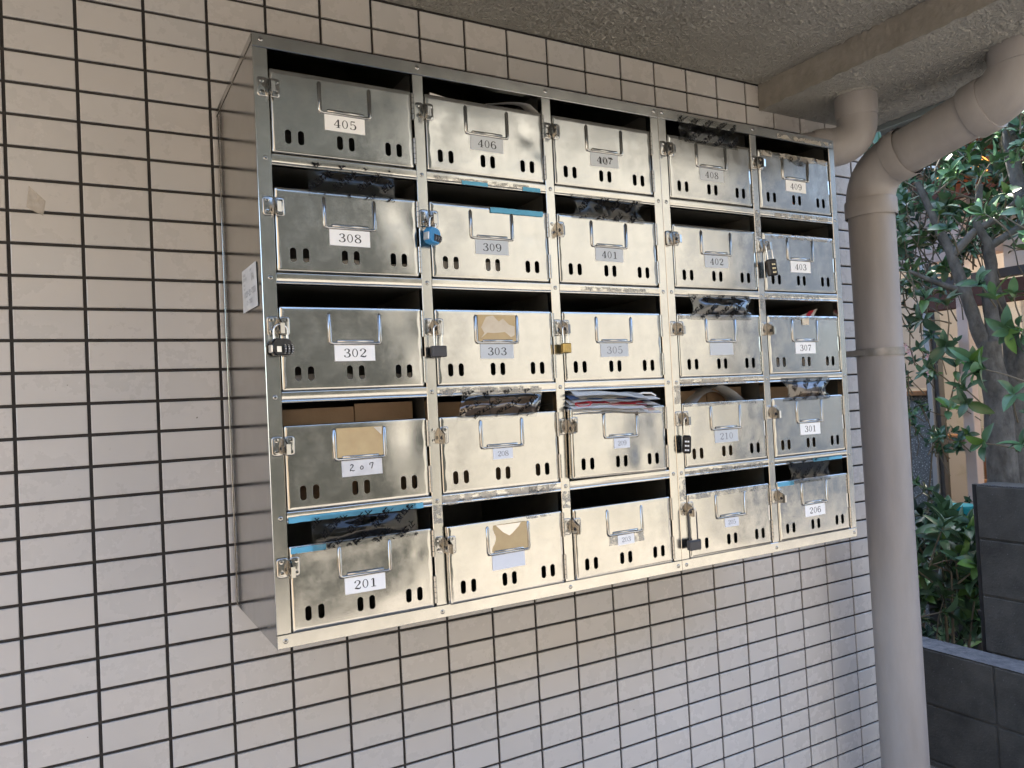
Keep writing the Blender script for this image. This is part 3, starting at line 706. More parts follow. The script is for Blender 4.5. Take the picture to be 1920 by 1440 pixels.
# ------------------------------------------------------------------ tape strips printed with the no-flyers text
TXT = '投函禁止'
def tape(c, r, u0, u1, w0, w1, label, seed=0, bulge=.004, crum=.0015, pinch=0, ph=0, tilt=0, shear=0):
    X0, Z0 = XC[CELL[c]], ZR[r]; dw = w1-w0; P = Vector((X0+u0, yF, Z0+w0))
    fr0, fr1 = -.0415, -.0100      # free span, in door coordinates
    def S(u, v, o=0):
        w_ = w0+dw*v; x = u0+(u1-u0)*u + shear*(v-.5)
        t = (w_-fr0)/(fr1-fr0)
        y = -.00125
        if t <= 0: y = -.0036
        if 0 < t < 1:
            s = math.sin(math.pi*t); e = 1-abs(2*u-1)**3
            y = -.0036*(1-t)-.00125*t - s*(bulge*e + crum*(nz(u*3.2, t*.9, seed, 1.3)+.35*nz(u*8, t*1.5, seed+4, 1.1)))
            x += (.5-u)*pinch*s
        return (X0+x, yF+y-o, Z0+w_+tilt*(u-.5)+ (crum*.8*nz(u*5, v*2, seed+8, 1) if 0 < t < 1 else 0))
    b = MB(); b.grid(S, 48, 22)
    root = empty('printed_tape', P, label, 'tape', 'clear tape strips printed with black characters')
    b.build('film', M_tapes if (c, r) in ((1,3),(3,2),(4,3)) else M_tape, root, off=P, ang=80)
    b = MB(); th = R(37); L, H = (u1-u0), dw; cs = .0108; line = .0205
    for li in range(-8, 14):
        for k in range(-10, 34):
            per = k % 5
            if per == 4: continue
            s_ = (k+(li*2.35+ph) % 5)*.0116; cx, cz = s_*math.cos(th)-li*line*math.sin(th)-.02, s_*math.sin(th)+li*line*math.cos(th)-.03
            if not (-.006 < cx < L+.006 and -.006 < cz < H+.006): continue
            vs, fs = KAN[TXT[per]]; pts = []
            for (px, pz) in vs:
                a, e = (px-.5)*cs, (pz-.38)*cs
                pts.append(((cx+a*math.cos(th)-e*math.sin(th))/L, (cz+a*math.sin(th)+e*math.cos(th))/H))
            keep = [f for f in fs if all(0 <= pts[i][0] <= 1 and 0 <= pts[i][1] <= 1 for i in f)]
            if not keep: continue
            used = sorted({i for f in keep for i in f}); mp_ = {i: q for q, i in enumerate(used)}
            b.add([S(pts[i][0], pts[i][1], .0003) for i in used], [tuple(mp_[i] for i in f) for f in keep])
    b.build('printed_text', M_print, root, off=P, smooth=False)
tape(0,1,.057,.186,-.047,.002,'flat dark strip of printed tape over the slot above door 308', 1, .0015, .0010, ph=1.5)
tape(0,4,.041,.198,-.049,-.0005,'long bulging strip of printed tape below door 207 and over blue tape above 201', 2, .006, .0032, ph=3, tilt=.004)
tape(1,3,.045,.190,-.047,.000,'crumpled raised sheet of printed tape over the cardboard slot above door 208', 3, .016, .0045, ph=.5, shear=.014)
tape(2,1,.040,.196,-.046,-.003,'wrinkled shiny strip of printed tape over the slot above door 401', 4, .003, .0042, pinch=.02, ph=2.2)
tape(3,0,.038,.190,-.048,.003,'bluish printed tape strip on the top rail above door 408', 5, .003, .0020, ph=4.1)
tape(3,2,.042,.200,-.050,-.002,'crinkled printed tape folded in a blue-edged arch above the door with the empty grey label', 6, .008, .0050, pinch=.015, ph=.2)
tape(4,3,.042,.183,-.047,.000,'silvery printed tape with pinched glinting ends above door 301', 7, .006, .0026, pinch=.03, ph=3.3)
tape(4,4,.044,.168,-.048,-.001,'small dark printed tape strip above door 206 beside blue tape', 8, .002, .0022, pinch=.012, ph=1.1)
b = MB(); P = Vector((XC[5]+.085, yF, ZR[0]-.062))       # torn remnant under the rim of 409
b.add([(P.x,yF-.0034,P.z+.021),(P.x+.03,yF-.0036,P.z+.004),(P.x+.06,yF-.0034,P.z),(P.x+.07,yF-.0034,P.z+.017)], [(0,1,2,3)])
rt = empty('printed_tape', P, 'torn corner of printed tape left on the top rim of door 409', 'tape', 'clear tape strips printed with black characters')
b.build('film', M_tape, rt, off=P)
b = MB()
for k, ch in ((0,'函'),(1,'止')):
    vs, fs = KAN[ch]; a0 = R(20 if k else 55)
    b.add([(P.x+.018+k*.028+((px-.5)*math.cos(a0)-(pz-.38)*math.sin(a0))*.0105, yF-.0038, P.z+.013-k*.006+((px-.5)*math.sin(a0)+(pz-.38)*math.cos(a0))*.0105) for px, pz in vs], fs)
b.build('printed_text', M_print, rt, off=P, smooth=False)
def bluetape(c, r, u0, u1, w0, w1, y, label, seed):
    X0, Z0 = XC[CELL[c]], ZR[r]; P = Vector((X0+u0, yF, Z0+w0)); b = MB()
    def fn(u, v):
        e = .0012*nz(seed, v*4, 1, 3)*(1 if u in (0, 1) else 0)
        return (X0+u0+(u1-u0)*u+e, yF+y-.0001*nz(u*9, v, seed, 2), Z0+w0+(w1-w0)*v+(.0009*nz(u*8, 3, seed, 2) if v in (0, 1) else 0))
    b.grid(fn, 30, 3); o = b.build('masking_tape', M_bluetape, off=P); tag(o, label, 'tape', 'blue masking tape strips')
bluetape(1,1,.067,.113,-.0075,-.0015,-.00085,'short blue tape strip on the left of the rail between doors 406 and 309',1)
bluetape(1,1,.178,.2115,-.0078,-.0010,-.00085,'short blue tape strip on the right of the rail between doors 406 and 309',2)
bluetape(1,1,.114,.2125,-.0490,-.0405,-.0036,'long blue tape strip along the top rim of door 309',3)
bluetape(0,4,.0105,.2095,-.0075,.0005,-.00085,'longest blue tape strip on the rail under door 207',4)
bluetape(0,4,.0110,.0600,-.0490,-.0410,-.0031,'blue tape strip on the top left rim of door 201',5)
bluetape(4,4,.120,.2080,-.0078,-.0015,-.00085,'blue tape strip on the rail under door 301',6)
bluetape(4,4,.0095,.0560,-.0485,-.0400,-.0031,'bluish tape remnant beside the small dark printed strip, top rim of door 206',7)

# ------------------------------------------------------------------ mail and card inside the boxes
def sheet(name, fn, mats, P, label, cat, group=None, nu=16, nv=10, mi=0, parent=None):
    b = MB(); b.grid(fn, nu, nv, mi); o = b.build(name, mats, parent, off=P, ang=70)
    if parent is None: tag(o, label, cat, group)
    return o
def cell(c, r, u, d, w_): return (XC[CELL[c]]+u, yF+d, ZR[r]+w_)
P = Vector(cell(1,0,.02,.01,-.15))
ev = empty('paper_mail', P, 'white envelope and curled grey leaflet poking out above door 406', 'mail')
b = MB(); b.grid(lambda u, v: cell(1,0,.017+.010*v+.125*u, .004+.012*v, -.075+.047*v-.0175*u*v), 10, 6)
b.build('envelope', M_paper, ev, off=P)
b = MB()
def curl(u, v):
    a = u*math.pi*1.05
    return cell(1,0,.120+.098*u**.8, .003+.03*v, -.040+.015*math.sin(math.pi*min(1, u*.62+.08))-(.045*max(0, u-.80))+.007*v)
b.grid(curl, 20, 6); b.build('leaflet', M_paperg, ev, off=P)
# overflowing pile above 209
P = Vector(cell(2,3,.01,.01,-.045))
pile = empty('paper_pile', P, 'overflowing pile of newspapers and flyers in the slot above door 209', 'mail')
rp = random.Random(8)
mats = [M_paper, M_paperg, M_red, M_green, M_bluep, M_pink]
for k in range(15):
    b = MB(); w0 = -.043+k*.0019; u0 = rp.uniform(.006,.03); u1 = rp.uniform(.16,.208); sl = rp.uniform(-.005,.004); d0 = rp.uniform(-.012,.006); s = rp.uniform(0,50)
    mi = [0,1,0,5,0,3,1,0,2,0,1,4,0,1,0][k]
    def f(u, v): return cell(2,3,u0+(u1-u0)*u+.02*v*(k%3-1), d0-.012+.08*v, w0+.002-.0075*max(0,1-v*3.5)**1.4+sl*(u-.5)*2+.0030*nz(u*3,v*2,s,1.2)+.005*math.exp(-((u-.45)/.4)**2)*(k/15))
    b.grid(f, 22, 8, 0)
    b.grid(lambda u, v: (lambda p: (p[0], p[1], p[2]-.0007))(f(u, v)), 22, 8, 0, flip=True)
    if mi in (0,1) and k % 3 == 0:
        uu = rp.uniform(.1,.7); b.grid(lambda u, v: (lambda p: (p[0], p[1]-.0003, p[2]+.0002))(f(uu+u*.15, v*.5)), 6, 4, 1)
    b.build('flyer', [mats[mi], mats[rp.choice([2,3,4,5])]], pile, off=P, ang=70)
b = MB()      # rolled end of a newspaper
b.tube([cell(2,3,.150,-.004,-.020),cell(2,3,.170,-.004,-.0165),cell(2,3,.190,-.003,-.0175),cell(2,3,.200,-.002,-.022),cell(2,3,.196,-.002,-.0265),cell(2,3,.175,-.003,-.0270)], .0016, 8)
b.build('newspaper_fold', M_paper, pile, off=P)
b = MB()      # red ring print
b.tube([cell(2,3,.035+.016*math.cos(t*.524),-.0135,-.030+.0045*math.sin(t*.524)) for t in range(13)], .0009, 6); b.build('red_print', M_red, pile, off=P)
b = MB(); b.grid(lambda u, v: cell(2,3,.085+.10*u*(1-.35*v), -.008-.004*v, -.036-.011*v*(1-u*.8)), 8, 4); b.build('flyer', M_paper, pile, off=P)
P = Vector(cell(3,3,.05,.01,-.15))      # curled paper in 210
b = MB()
b.grid(lambda u, v: cell(3,3,.045+.13*u+.012*v, .012+.05*v+.02*math.sin(u*3), -.060+.049*math.sin(math.pi*min(1,u*1.0))**.7*(.6+.4*u)+.010*v), 20, 8)
b.grid(lambda u, v: cell(3,3,.095+.09*u, .020+.04*v-.008*u, -.060+.052*(1-abs(u-.35)**1.6*1.3)), 18, 6)
tag(b.build('curled_magazine', M_paperg, off=P, ang=80), 'grey curled magazine standing in the slot above door 210', 'mail')
P = Vector(cell(4,2,.12,.03,-.04))
b = MB()
b.grid(lambda u, v: cell(4,2,.120+.060*u+.030*v, .03+.01*v, -.044+.024*v*(.4+.6*u)+.003*u), 8, 6, 0)
b.grid(lambda u, v: cell(4,2,.147+.016*u+.034*v, .028+.01*v, -.045+.022*v+.002*u), 8, 6, 1)
tag(b.build('leaflet', [M_paper, M_red], off=P), 'red and white leaflet showing in the slot above door 307', 'mail')
for (c, r, m, lab) in ((0,1,M_paper,'pale paper seen through the vent holes of door 308'),(0,2,M_paperg,'grey papers seen through the vent holes of door 302'),(1,1,M_paper,'pale sheet seen through the vent holes of door 309'),(4,2,M_paper,'white paper seen through the vent holes of door 307')):
    P = Vector(cell(c,r,.02,.016,-.155)); b = MB(); hgt = .022 if c == 0 else .03
    b.grid(lambda u, v: cell(c,r,.015+(.15 if (c,r) == (1,1) else .195)*u, .014+.010*v+.004*nz(u*5,v,c+r,1), -.155+hgt*v+.006*nz(u*6,1,c*3+r,1)*(v > .5)), 16, 4)
    tag(b.build('paper_mail', m, off=P, ang=80), lab, 'mail')
P = Vector(cell(4,0,.1,.015,-.15)); b = MB()
b.grid(lambda u, v: cell(4,0,.115+.02*u, .015+.01*v, -.15+.022*v), 3, 3, 0); b.grid(lambda u, v: cell(4,0,.098+.016*u, .016+.01*v, -.137+.012*v), 3, 3, 1)
tag(b.build('flyer', [M_orange, M_paper], off=P), 'orange flyer seen through a middle vent hole of door 409', 'mail')
for (c, x0, x1, lab) in ((0,.009,.2235,'brown cardboard panels lining the slot above door 207'),(1,.009,.2235,'brown cardboard lining behind the crumpled tape above door 208'),(3,.009,.222,'brown cardboard lining behind the curled magazine above door 210'),(4,.009,.222,'brown cardboard lining behind the silvery tape above door 301')):
    P = Vector(cell(c,3,x0,.10,-.155)); b = MB()
    xm = x0+(x1-x0)*.56
    b.box(*[cell(c,3,x0,0,0)[0], cell(c,3,xm-.0008,0,0)[0]], yF+.060, yF+.063, ZR[3]-.15, ZR[3]-.0165); b.box(*[cell(c,3,xm+.0008,0,0)[0], cell(c,3,x1,0,0)[0]], yF+.059, yF+.062, ZR[3]-.15, ZR[3]-.0125)
    if c == 0: b.box(XC[0]+.010, XC[0]+.060, yF+.054, yF+.058, ZR[3]-.15, ZR[3]-.018)
    tag(b.build('cardboard_sheet', M_card, off=P), lab, 'cardboard')

# ------------------------------------------------------------------ padlocks
def padlock(c, r, label, body, kind, bw, bh, bd, zt, dx=0, dy=-.0115, rz=0, ry=0, shm=None, shw=None, sr=.0016):
    hang = Vector((XC[CELL[c]]+.0088+dx, yF+dy, ZR[r]-.0700)); root = empty('padlock', hang, label, 'padlock', 'padlocks on the mailbox doors')
    root.rotation_euler = (0, R(ry), R(rz))
    top = zt+.0700; shw = shw or bw*.55       # body top relative to the hang point
    b = MB()
    if kind == 'combo':      # sloped shoulders, side-set dials
        pr = [(-bw/2,top-.006),(-bw/2+.004,top-.0005),(-bw/2+.009,top),(bw/2-.008,top),(bw/2-.003,top-.002),(bw/2,top-.008),(bw/2,top-bh+.005),(bw/2-.004,top-bh),(-bw/2+.005,top-bh),(-bw/2,top-bh+.005)]
        n = len(pr); rings = []
        for (yy, s) in ((-bd/2,.90),(-bd/2+.002,.985),(-bd/2+.004,1),(bd/2-.004,1),(bd/2-.002,.985),(bd/2,.90)):
            rings.append([(x*s, yy, (z-(top-bh/2))*s+(top-bh/2)) for x, z in pr])
        vs = [p for q in rings for p in q]; m = len(rings)
        fs = [(i*n+j, (i+1)*n+j, (i+1)*n+(j+1)%n, i*n+(j+1)%n) for i in range(m-1) for j in range(n)]
        fs += [tuple(range(n)), tuple((m-1)*n+j for j in range(n-1,-1,-1))]
        b.add(vs, fs)
        b.build('body', body, root, ang=50)
        b = MB(); b.box(-bw/2-.0010, -bw/2+.0032, -bd/2+.0015, bd/2-.0015, top-bh+.004, top-.009, .001); b.build('end_cap', M_silver, root)
        if body is M_black:
            b = MB(); b.box(-bw/2+.006, -bw/2+.0125, -bd/2-.0005, -bd/2+.001, top-bh+.0045, top-bh+.0125, .0003); b.build('name_plate', M_silver, root)
        for k in range(3):
            xx = bw/2-.0150+k*.0052; b = MB(); zc = top-bh+.0090
            b.tube([(xx,-bd/2+.003,zc),(xx+.0004,-bd/2+.003,zc),(xx+.0034,-bd/2+.003,zc),(xx+.0038,-bd/2+.003,zc)], [.0058,.0064,.0064,.0058], 20)
            for t in range(-2, 3):
                a = t*.50; yy, zz = -bd/2+.003-.00655*math.cos(a), zc+.00655*math.sin(a)
                hh = .0022 if body is M_black else .0012
                glyph(b, '25803'[t+2], 0, 0, hh, 0, 1, f=lambda p, q: (xx+.0009+p*1.3, yy-.0001, zz+(q-hh/2)*math.cos(a)))
            b.build('dial', [M_plast if body is M_black else M_gun, M_wht], root, ang=50)
    elif kind == 'tall':     # slim combination lock, wheels stacked on its face
        b.box(-bw/2, bw/2, -bd/2, bd/2, top-bh, top, .0025); b.build('body', body, root)
        for k in range(3):
            b = MB(); zc = top-.011-k*.0078; b.tube([(-.005,-bd/2+.002,zc),(-.0046,-bd/2+.002,zc),(.0046,-bd/2+.002,zc),(.005,-bd/2+.002,zc)], [.0030,.0034,.0034,.0030], 16)
            b.box(-.0036,-.0006,-bd/2-.0018,-bd/2-.0012,zc-.0014,zc+.0014,0,1); b.box(.0006,.0036,-bd/2-.0018,-bd/2-.0012,zc-.0014,zc+.0014,0,1)
            b.build('dial', [M_plast, shm if shm is M_gold else M_wht], root)
    else:                    # plain key lock
        b.box(-bw/2, bw/2, -bd/2, bd/2, top-bh, top, .0014)
        if kind == 'brass':
            for k in range(3): b.box(-bw/2+.002, bw/2-.002, -bd/2-.0003, -bd/2+.001, top-.0045-k*.0045, top-.0030-k*.0045, .0002)
            b.box(-.001,.001,-bd/2-.0006,-bd/2+.001,top-.013,top-.003,.0002)
        b.build('body', body, root)
        b = MB(); b.tube([(0,0,top-bh-.0005),(0,0,top-bh+.001)], .0035, 14); b.build('keyhole', M_ink, root)
    b = MB(); hh = shw/2; arc = [(hh*math.cos(math.pi-math.pi*k/10), 0, .0015+hh*math.sin(math.pi*k/10)*.9-hh*.9+.003) for k in range(11)]
    b.tube([(-hh,0,top-.002)]+arc+[(hh,0,top-.002)], sr, 10); b.build('shackle', (M_chrome if shm in (None, M_gold) else shm), root, ang=60)
    return root
padlock(0,2,'glossy black combination padlock with silver end hanging on door 302',M_black,'combo',.0300,.0235,.0135,-.0850,dx=-.001,rz=12,shw=.019)
padlock(1,1,'blue combination padlock hanging on door 309',M_blue,'combo',.0250,.0250,.0140,-.0835,rz=24,ry=6,shw=.012,sr=.0018)
padlock(1,2,'dark grey square padlock on a tall thin shackle at door 303',M_gun,'key',.0240,.0170,.0100,-.0965,shw=.0125,sr=.0012)
padlock(2,2,'small brass padlock hanging on door 305',M_brass,'brass',.0165,.0165,.0090,-.0935,dx=-.001,shw=.0095,sr=.0012)
padlock(4,1,'black padlock with three gold number wheels hanging on door 403',M_black,'tall',.0200,.0330,.0120,-.0965,dx=.002,dy=-.014,rz=-14,ry=-6,shm=M_gold,shw=.012,sr=.0012)
padlock(3,3,'black padlock turned sideways with white wheels hanging on door 210',M_black,'tall',.0150,.0330,.0130,-.0970,dy=-.013,rz=-38,ry=4,shw=.010,sr=.0012)
padlock(3,4,'brownish grey padlock on a very long shackle at door 205',M_gun,'key',.0260,.0170,.0110,-.1215,dy=-.013,shw=.0190,sr=.0013,shm=M_gun)

# ------------------------------------------------------------------ garden block wall, tree, shrubs
bw = empty('block_wall', (2.80,0,-G), 'stepped dark grey concrete block wall right of the drain pipe', 'wall')
WO = bw.location.copy(); rw = random.Random(2)
def course(x0, x1, ya, yb, z0, z1, ystart, name):
    b = MB(); y = ystart
    ys = []
    while y > ya: ys.append(y); y -= .4
    ys.append(ya); y = yb; prev = yb
    for q in ys:
        if prev-q > .02: b.box(x0+rw.uniform(0,.001), x1, q+.004, prev-.004, z0+.004, z1-.004, .0022)
        prev = q
    b.box(x0+.006, x1-.006, ya+.003, yb-.003, z0, z1)
    return b.build(name, M_block, bw, off=WO)
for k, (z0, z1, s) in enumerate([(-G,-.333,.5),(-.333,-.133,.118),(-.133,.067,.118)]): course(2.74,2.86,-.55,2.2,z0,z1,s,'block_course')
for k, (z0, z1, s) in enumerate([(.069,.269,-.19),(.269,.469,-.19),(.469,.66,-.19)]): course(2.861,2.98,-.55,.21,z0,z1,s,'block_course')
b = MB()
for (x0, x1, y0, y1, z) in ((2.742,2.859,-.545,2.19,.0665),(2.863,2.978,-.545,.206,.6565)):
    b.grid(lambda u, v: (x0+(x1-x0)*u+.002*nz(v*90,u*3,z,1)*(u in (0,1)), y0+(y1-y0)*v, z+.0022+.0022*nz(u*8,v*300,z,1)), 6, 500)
b.build('skylit_block_top', M_blocktop, bw, off=WO, ang=80)
b = MB(); b.tube([(2.915,.232,-G),(2.915,.232,.655)], .016, 12); b.box(2.900,2.93,.228,.25,.18,.20,.002)
tag(b.build('conduit', M_plast, off=(2.915,.232,-G)), 'thin black conduit standing at the end of the upper block wall', 'pipe')

def leaf(b, p, d, up_, L, W, tl, tint, fold=.25, droop=.3):
    d = d.normalized(); s = d.cross(up_).normalized() if d.cross(up_).length > 1e-4 else Vector((1,0,0)); n = s.cross(d).normalized()
    vs = []; prof = [.08,.62,.96,1,.88,.55,0]
    k = len(prof)-1
    for i, q in enumerate(prof):
        t = i/k; c = p + d*L*t - n*(droop*L*t*t)
        hw = W*.5*q
        vs += [c-s*hw+n*hw*fold*2, c, c+s*hw+n*hw*fold*2]
    fs = []
    for i in range(k):
        a = i*3; fs += [(a,a+1,a+4,a+3),(a+1,a+2,a+5,a+4)]
    b.add(vs, fs); tint += [tl]*len(fs)
def rosette(b, tint, p, ax, rg, nl, L, W, twigb=None, bright=1.0):
    ax = ax.normalized(); s = ax.cross(Vector((.3,.5,.8))).normalized(); q = ax.cross(s); a0 = rg.uniform(0,6.28)
    tone = rg.uniform(.65,1.15)*bright
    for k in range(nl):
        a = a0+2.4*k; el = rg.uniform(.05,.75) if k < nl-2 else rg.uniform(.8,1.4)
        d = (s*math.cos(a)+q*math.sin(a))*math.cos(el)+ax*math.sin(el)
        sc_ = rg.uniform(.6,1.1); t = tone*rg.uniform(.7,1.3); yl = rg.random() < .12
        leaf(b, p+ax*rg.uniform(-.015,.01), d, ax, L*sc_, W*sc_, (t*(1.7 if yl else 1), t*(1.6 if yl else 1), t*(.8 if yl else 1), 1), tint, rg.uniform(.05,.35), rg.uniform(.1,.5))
def setint(o, tint):
    ca = o.data.attributes.new('tint', 'FLOAT_COLOR', 'FACE'); ca.data.foreach_set('color', [c for t in tint for c in t])
def leafy(b, tw, tint, name, m, t):
    b.add(tw.v, tw.f, 1); o = b.build(name, [m, M_twig], t, off=t.location, ang=60); setint(o, tint+[(1,1,1,1)]*len(tw.f)); return o
def limb(b, pts, r0, r1, n=10, seed=0):
    P_ = [Vector(p) for p in pts]; out = []
    for i in range(len(P_)-1):
        for k in range(4):
            t = k/4; out.append(P_[i].lerp(P_[i+1], t)+Vector((nz(i+t,1,seed,1),nz(i+t,5,seed,1),0))*.006)
    out.append(P_[-1]); m = len(out)-1
    b.tube(out, [(r0+(r1-r0)*i/m)*(1+.12*nz(i,2,seed,.7)) for i in range(m+1)], n)
rg = random.Random(11)
# main tree
t1 = empty('tree', (3.2,.30,-G), 'bushy evergreen tree with forked grey trunk nearest the drain pipe', 'tree'); TO = t1.location.copy()
b = MB(); limb(b, [(3.2,.31,-G),(3.2,.30,.2),(3.2,.295,.55),(3.2,.295,.85),(3.2,.305,1.05),(3.2,.31,1.18)], .066, .040, 14, 1)
b.build('trunk', M_bark, t1, off=TO, ang=80)
limbs = [[(3.2,.318,1.13),(3.18,.345,1.24),(3.17,.37,1.36),(3.16,.395,1.47),(3.15,.415,1.56),(3.12,.45,1.68),(3.10,.50,1.85)],
         [(3.2,.300,1.15),(3.22,.305,1.25),(3.22,.315,1.36),(3.23,.300,1.48),(3.22,.300,1.56),(3.2,.33,1.64),(3.2,.31,1.80)],
         [(3.16,.39,1.39),(3.08,.46,1.44),(3.0,.53,1.50)],
         [(3.22,.30,1.55),(3.3,.22,1.62),(3.32,.16,1.75),(3.3,.12,1.95)],
         [(3.15,.41,1.53),(3.2,.34,1.62),(3.28,.27,1.68),(3.3,.2,1.74)]]
for k, L_ in enumerate(limbs): b = MB(); limb(b, L_, [.030,.031,.013,.016,.018][k], [.012,.012,.006,.008,.010][k], 10, k+3); b.build('branch', M_bark, t1, off=TO, ang=80)
b = MB(); tint = []; tw = MB()
def stalk(p, ax, ln, bb=None):
    (bb or tw).tube([p-ax*ln+Vector((rg.uniform(-.02,.02),rg.uniform(-.02,.02),-.01)), p-ax*ln*.5, p], [.0035,.0028,.002], 6, cap=False)
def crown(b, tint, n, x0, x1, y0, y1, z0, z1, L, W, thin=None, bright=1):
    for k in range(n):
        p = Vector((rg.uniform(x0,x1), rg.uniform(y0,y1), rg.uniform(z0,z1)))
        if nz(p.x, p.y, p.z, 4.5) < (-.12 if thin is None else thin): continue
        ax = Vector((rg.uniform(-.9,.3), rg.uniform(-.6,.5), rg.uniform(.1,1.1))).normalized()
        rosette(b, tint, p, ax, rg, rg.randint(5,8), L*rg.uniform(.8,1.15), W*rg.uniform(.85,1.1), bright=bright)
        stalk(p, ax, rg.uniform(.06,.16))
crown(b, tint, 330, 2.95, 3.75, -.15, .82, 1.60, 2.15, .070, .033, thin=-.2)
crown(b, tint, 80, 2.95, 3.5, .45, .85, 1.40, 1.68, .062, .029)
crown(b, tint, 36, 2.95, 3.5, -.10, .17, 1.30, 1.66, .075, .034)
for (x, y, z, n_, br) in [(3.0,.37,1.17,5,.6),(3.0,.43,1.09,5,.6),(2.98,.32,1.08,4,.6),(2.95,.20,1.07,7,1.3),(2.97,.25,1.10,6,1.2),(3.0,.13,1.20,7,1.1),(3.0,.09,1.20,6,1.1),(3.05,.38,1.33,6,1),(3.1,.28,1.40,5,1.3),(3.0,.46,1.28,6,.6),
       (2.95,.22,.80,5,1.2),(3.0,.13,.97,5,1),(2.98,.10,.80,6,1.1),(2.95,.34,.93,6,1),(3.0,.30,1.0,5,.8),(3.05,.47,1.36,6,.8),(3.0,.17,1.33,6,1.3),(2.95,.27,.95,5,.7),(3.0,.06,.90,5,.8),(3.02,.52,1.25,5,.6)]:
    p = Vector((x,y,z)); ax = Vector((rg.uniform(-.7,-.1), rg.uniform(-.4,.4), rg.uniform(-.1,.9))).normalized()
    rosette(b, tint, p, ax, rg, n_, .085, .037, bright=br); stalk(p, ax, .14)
leafy(b, tw, tint, 'crown', M_leaf, t1)
# second tree behind it, dark trunk
t2 = empty('tree', (3.55,.42,-G), 'darker tree with black-brown forked trunk right behind the grey trunk', 'tree'); TO = t2.location.copy()
b = MB(); limb(b, [(3.55,.44,-G),(3.55,.43,.3),(3.55,.42,.7),(3.55,.415,1.05)], .050, .038, 12, 20); b.build('trunk', M_bark, t2, off=TO, ang=80)
for k, L_ in enumerate([[(3.55,.415,1.0),(3.54,.41,1.15),(3.52,.42,1.30),(3.5,.45,1.5),(3.5,.5,1.8)],[(3.55,.41,1.02),(3.55,.36,1.15),(3.54,.31,1.27),(3.52,.26,1.40),(3.5,.2,1.7)]]):
    b = MB(); limb(b, L_, .034, .014, 10, 30+k); b.build('branch', M_bark, t2, off=TO, ang=80)
b = MB(); tint = []; tw = MB()
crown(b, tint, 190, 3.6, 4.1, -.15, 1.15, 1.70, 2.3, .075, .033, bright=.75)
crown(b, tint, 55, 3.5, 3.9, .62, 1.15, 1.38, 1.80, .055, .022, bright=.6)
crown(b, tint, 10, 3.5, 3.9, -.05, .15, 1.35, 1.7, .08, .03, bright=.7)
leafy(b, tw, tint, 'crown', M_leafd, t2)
# upright thin stems top right
t3 = empty('sapling', (3.3,.17,-G), 'pale-barked sapling trunk at the right edge behind the pipe bend', 'tree'); TO = t3.location.copy()
b = MB(); limb(b, [(3.35,.16,-G),(3.35,.165,.6),(3.34,.17,1.2),(3.33,.20,1.6),(3.32,.245,1.9),(3.31,.25,2.2)], .030, .024, 10, 41); b.build('trunk', M_bark, t3, off=TO, ang=80)
b = MB(); tint = []; tw = MB(); crown(b, tint, 26, 3.2, 3.5, .0, .35, 1.95, 2.3, .08, .03); leafy(b, tw, tint, 'crown', M_leaf, t3)
def shrub(P, label, boxes, m, L, W, stems, bright=1, flowers=0):
    t = empty('shrub', P, label, 'shrub'); TO = t.location.copy()
    global tw
    b = MB(); tint = []; tw = MB()
    for (n, x0, x1, y0, y1, z0, z1) in boxes: crown(b, tint, n, x0, x1, y0, y1, z0, z1, L, W, thin=-.35, bright=bright)
    for (x, y, z) in stems: tw.tube([(P[0],P[1],P[2]),((P[0]+x)/2,(P[1]+y)/2+.02,(P[2]+z)/2),(x,y,z)], [.010,.007,.003], 7, cap=False)
    leafy(b, tw, tint, 'foliage', m, t)
    if flowers:
        b = MB()
        for k in range(flowers):
            c = Vector((boxes[0][1]-.01, rg.uniform(boxes[0][3],boxes[0][4]), rg.uniform(boxes[0][5],boxes[0][6])))
            for q in range(6):
                a = q*1.05; d = Vector((-.3, math.cos(a), math.sin(a))); n0 = len(b.v)
                b.add([c, c+d*.014+Vector((0,-math.sin(a),math.cos(a)))*.006, c+d*.020, c+d*.014-Vector((0,-math.sin(a),math.cos(a)))*.006], [(0,1,2,3)])
        b.build('blossoms', M_pink, t, off=TO, smooth=False)
shrub((3.05,.42,-G), 'glossy leafy shrub filling the gap between pipe and upper block wall', [(60,2.93,3.3,.25,.62,.12,.50),(50,2.93,3.5,.25,.75,-.3,.18)], M_leaf, .105, .040, [(3.0,.4,.3),(3.1,.5,.35),(3.0,.32,.2)], .8)
shrub((3.6,.75,-G), 'dark low shrub in the shade behind the lower block wall', [(110,3.4,4.1,.35,1.25,-.35,.45)], M_leafd, .09, .034, [(3.6,.6,.2),(3.7,.9,.3)], .45)
shrub((4.15,1.30,-G), 'pink-flowered shrub by the cafe window left of the tree', [(34,4.0,4.3,1.05,1.42,1.02,1.32),(30,4.0,4.3,1.02,1.40,.62,.92),(10,4.0,4.3,1.02,1.4,.2,.6)], M_leafd, .060, .026, [(4.1,1.25,1.1),(4.15,1.15,.8)], 1.1, 4)

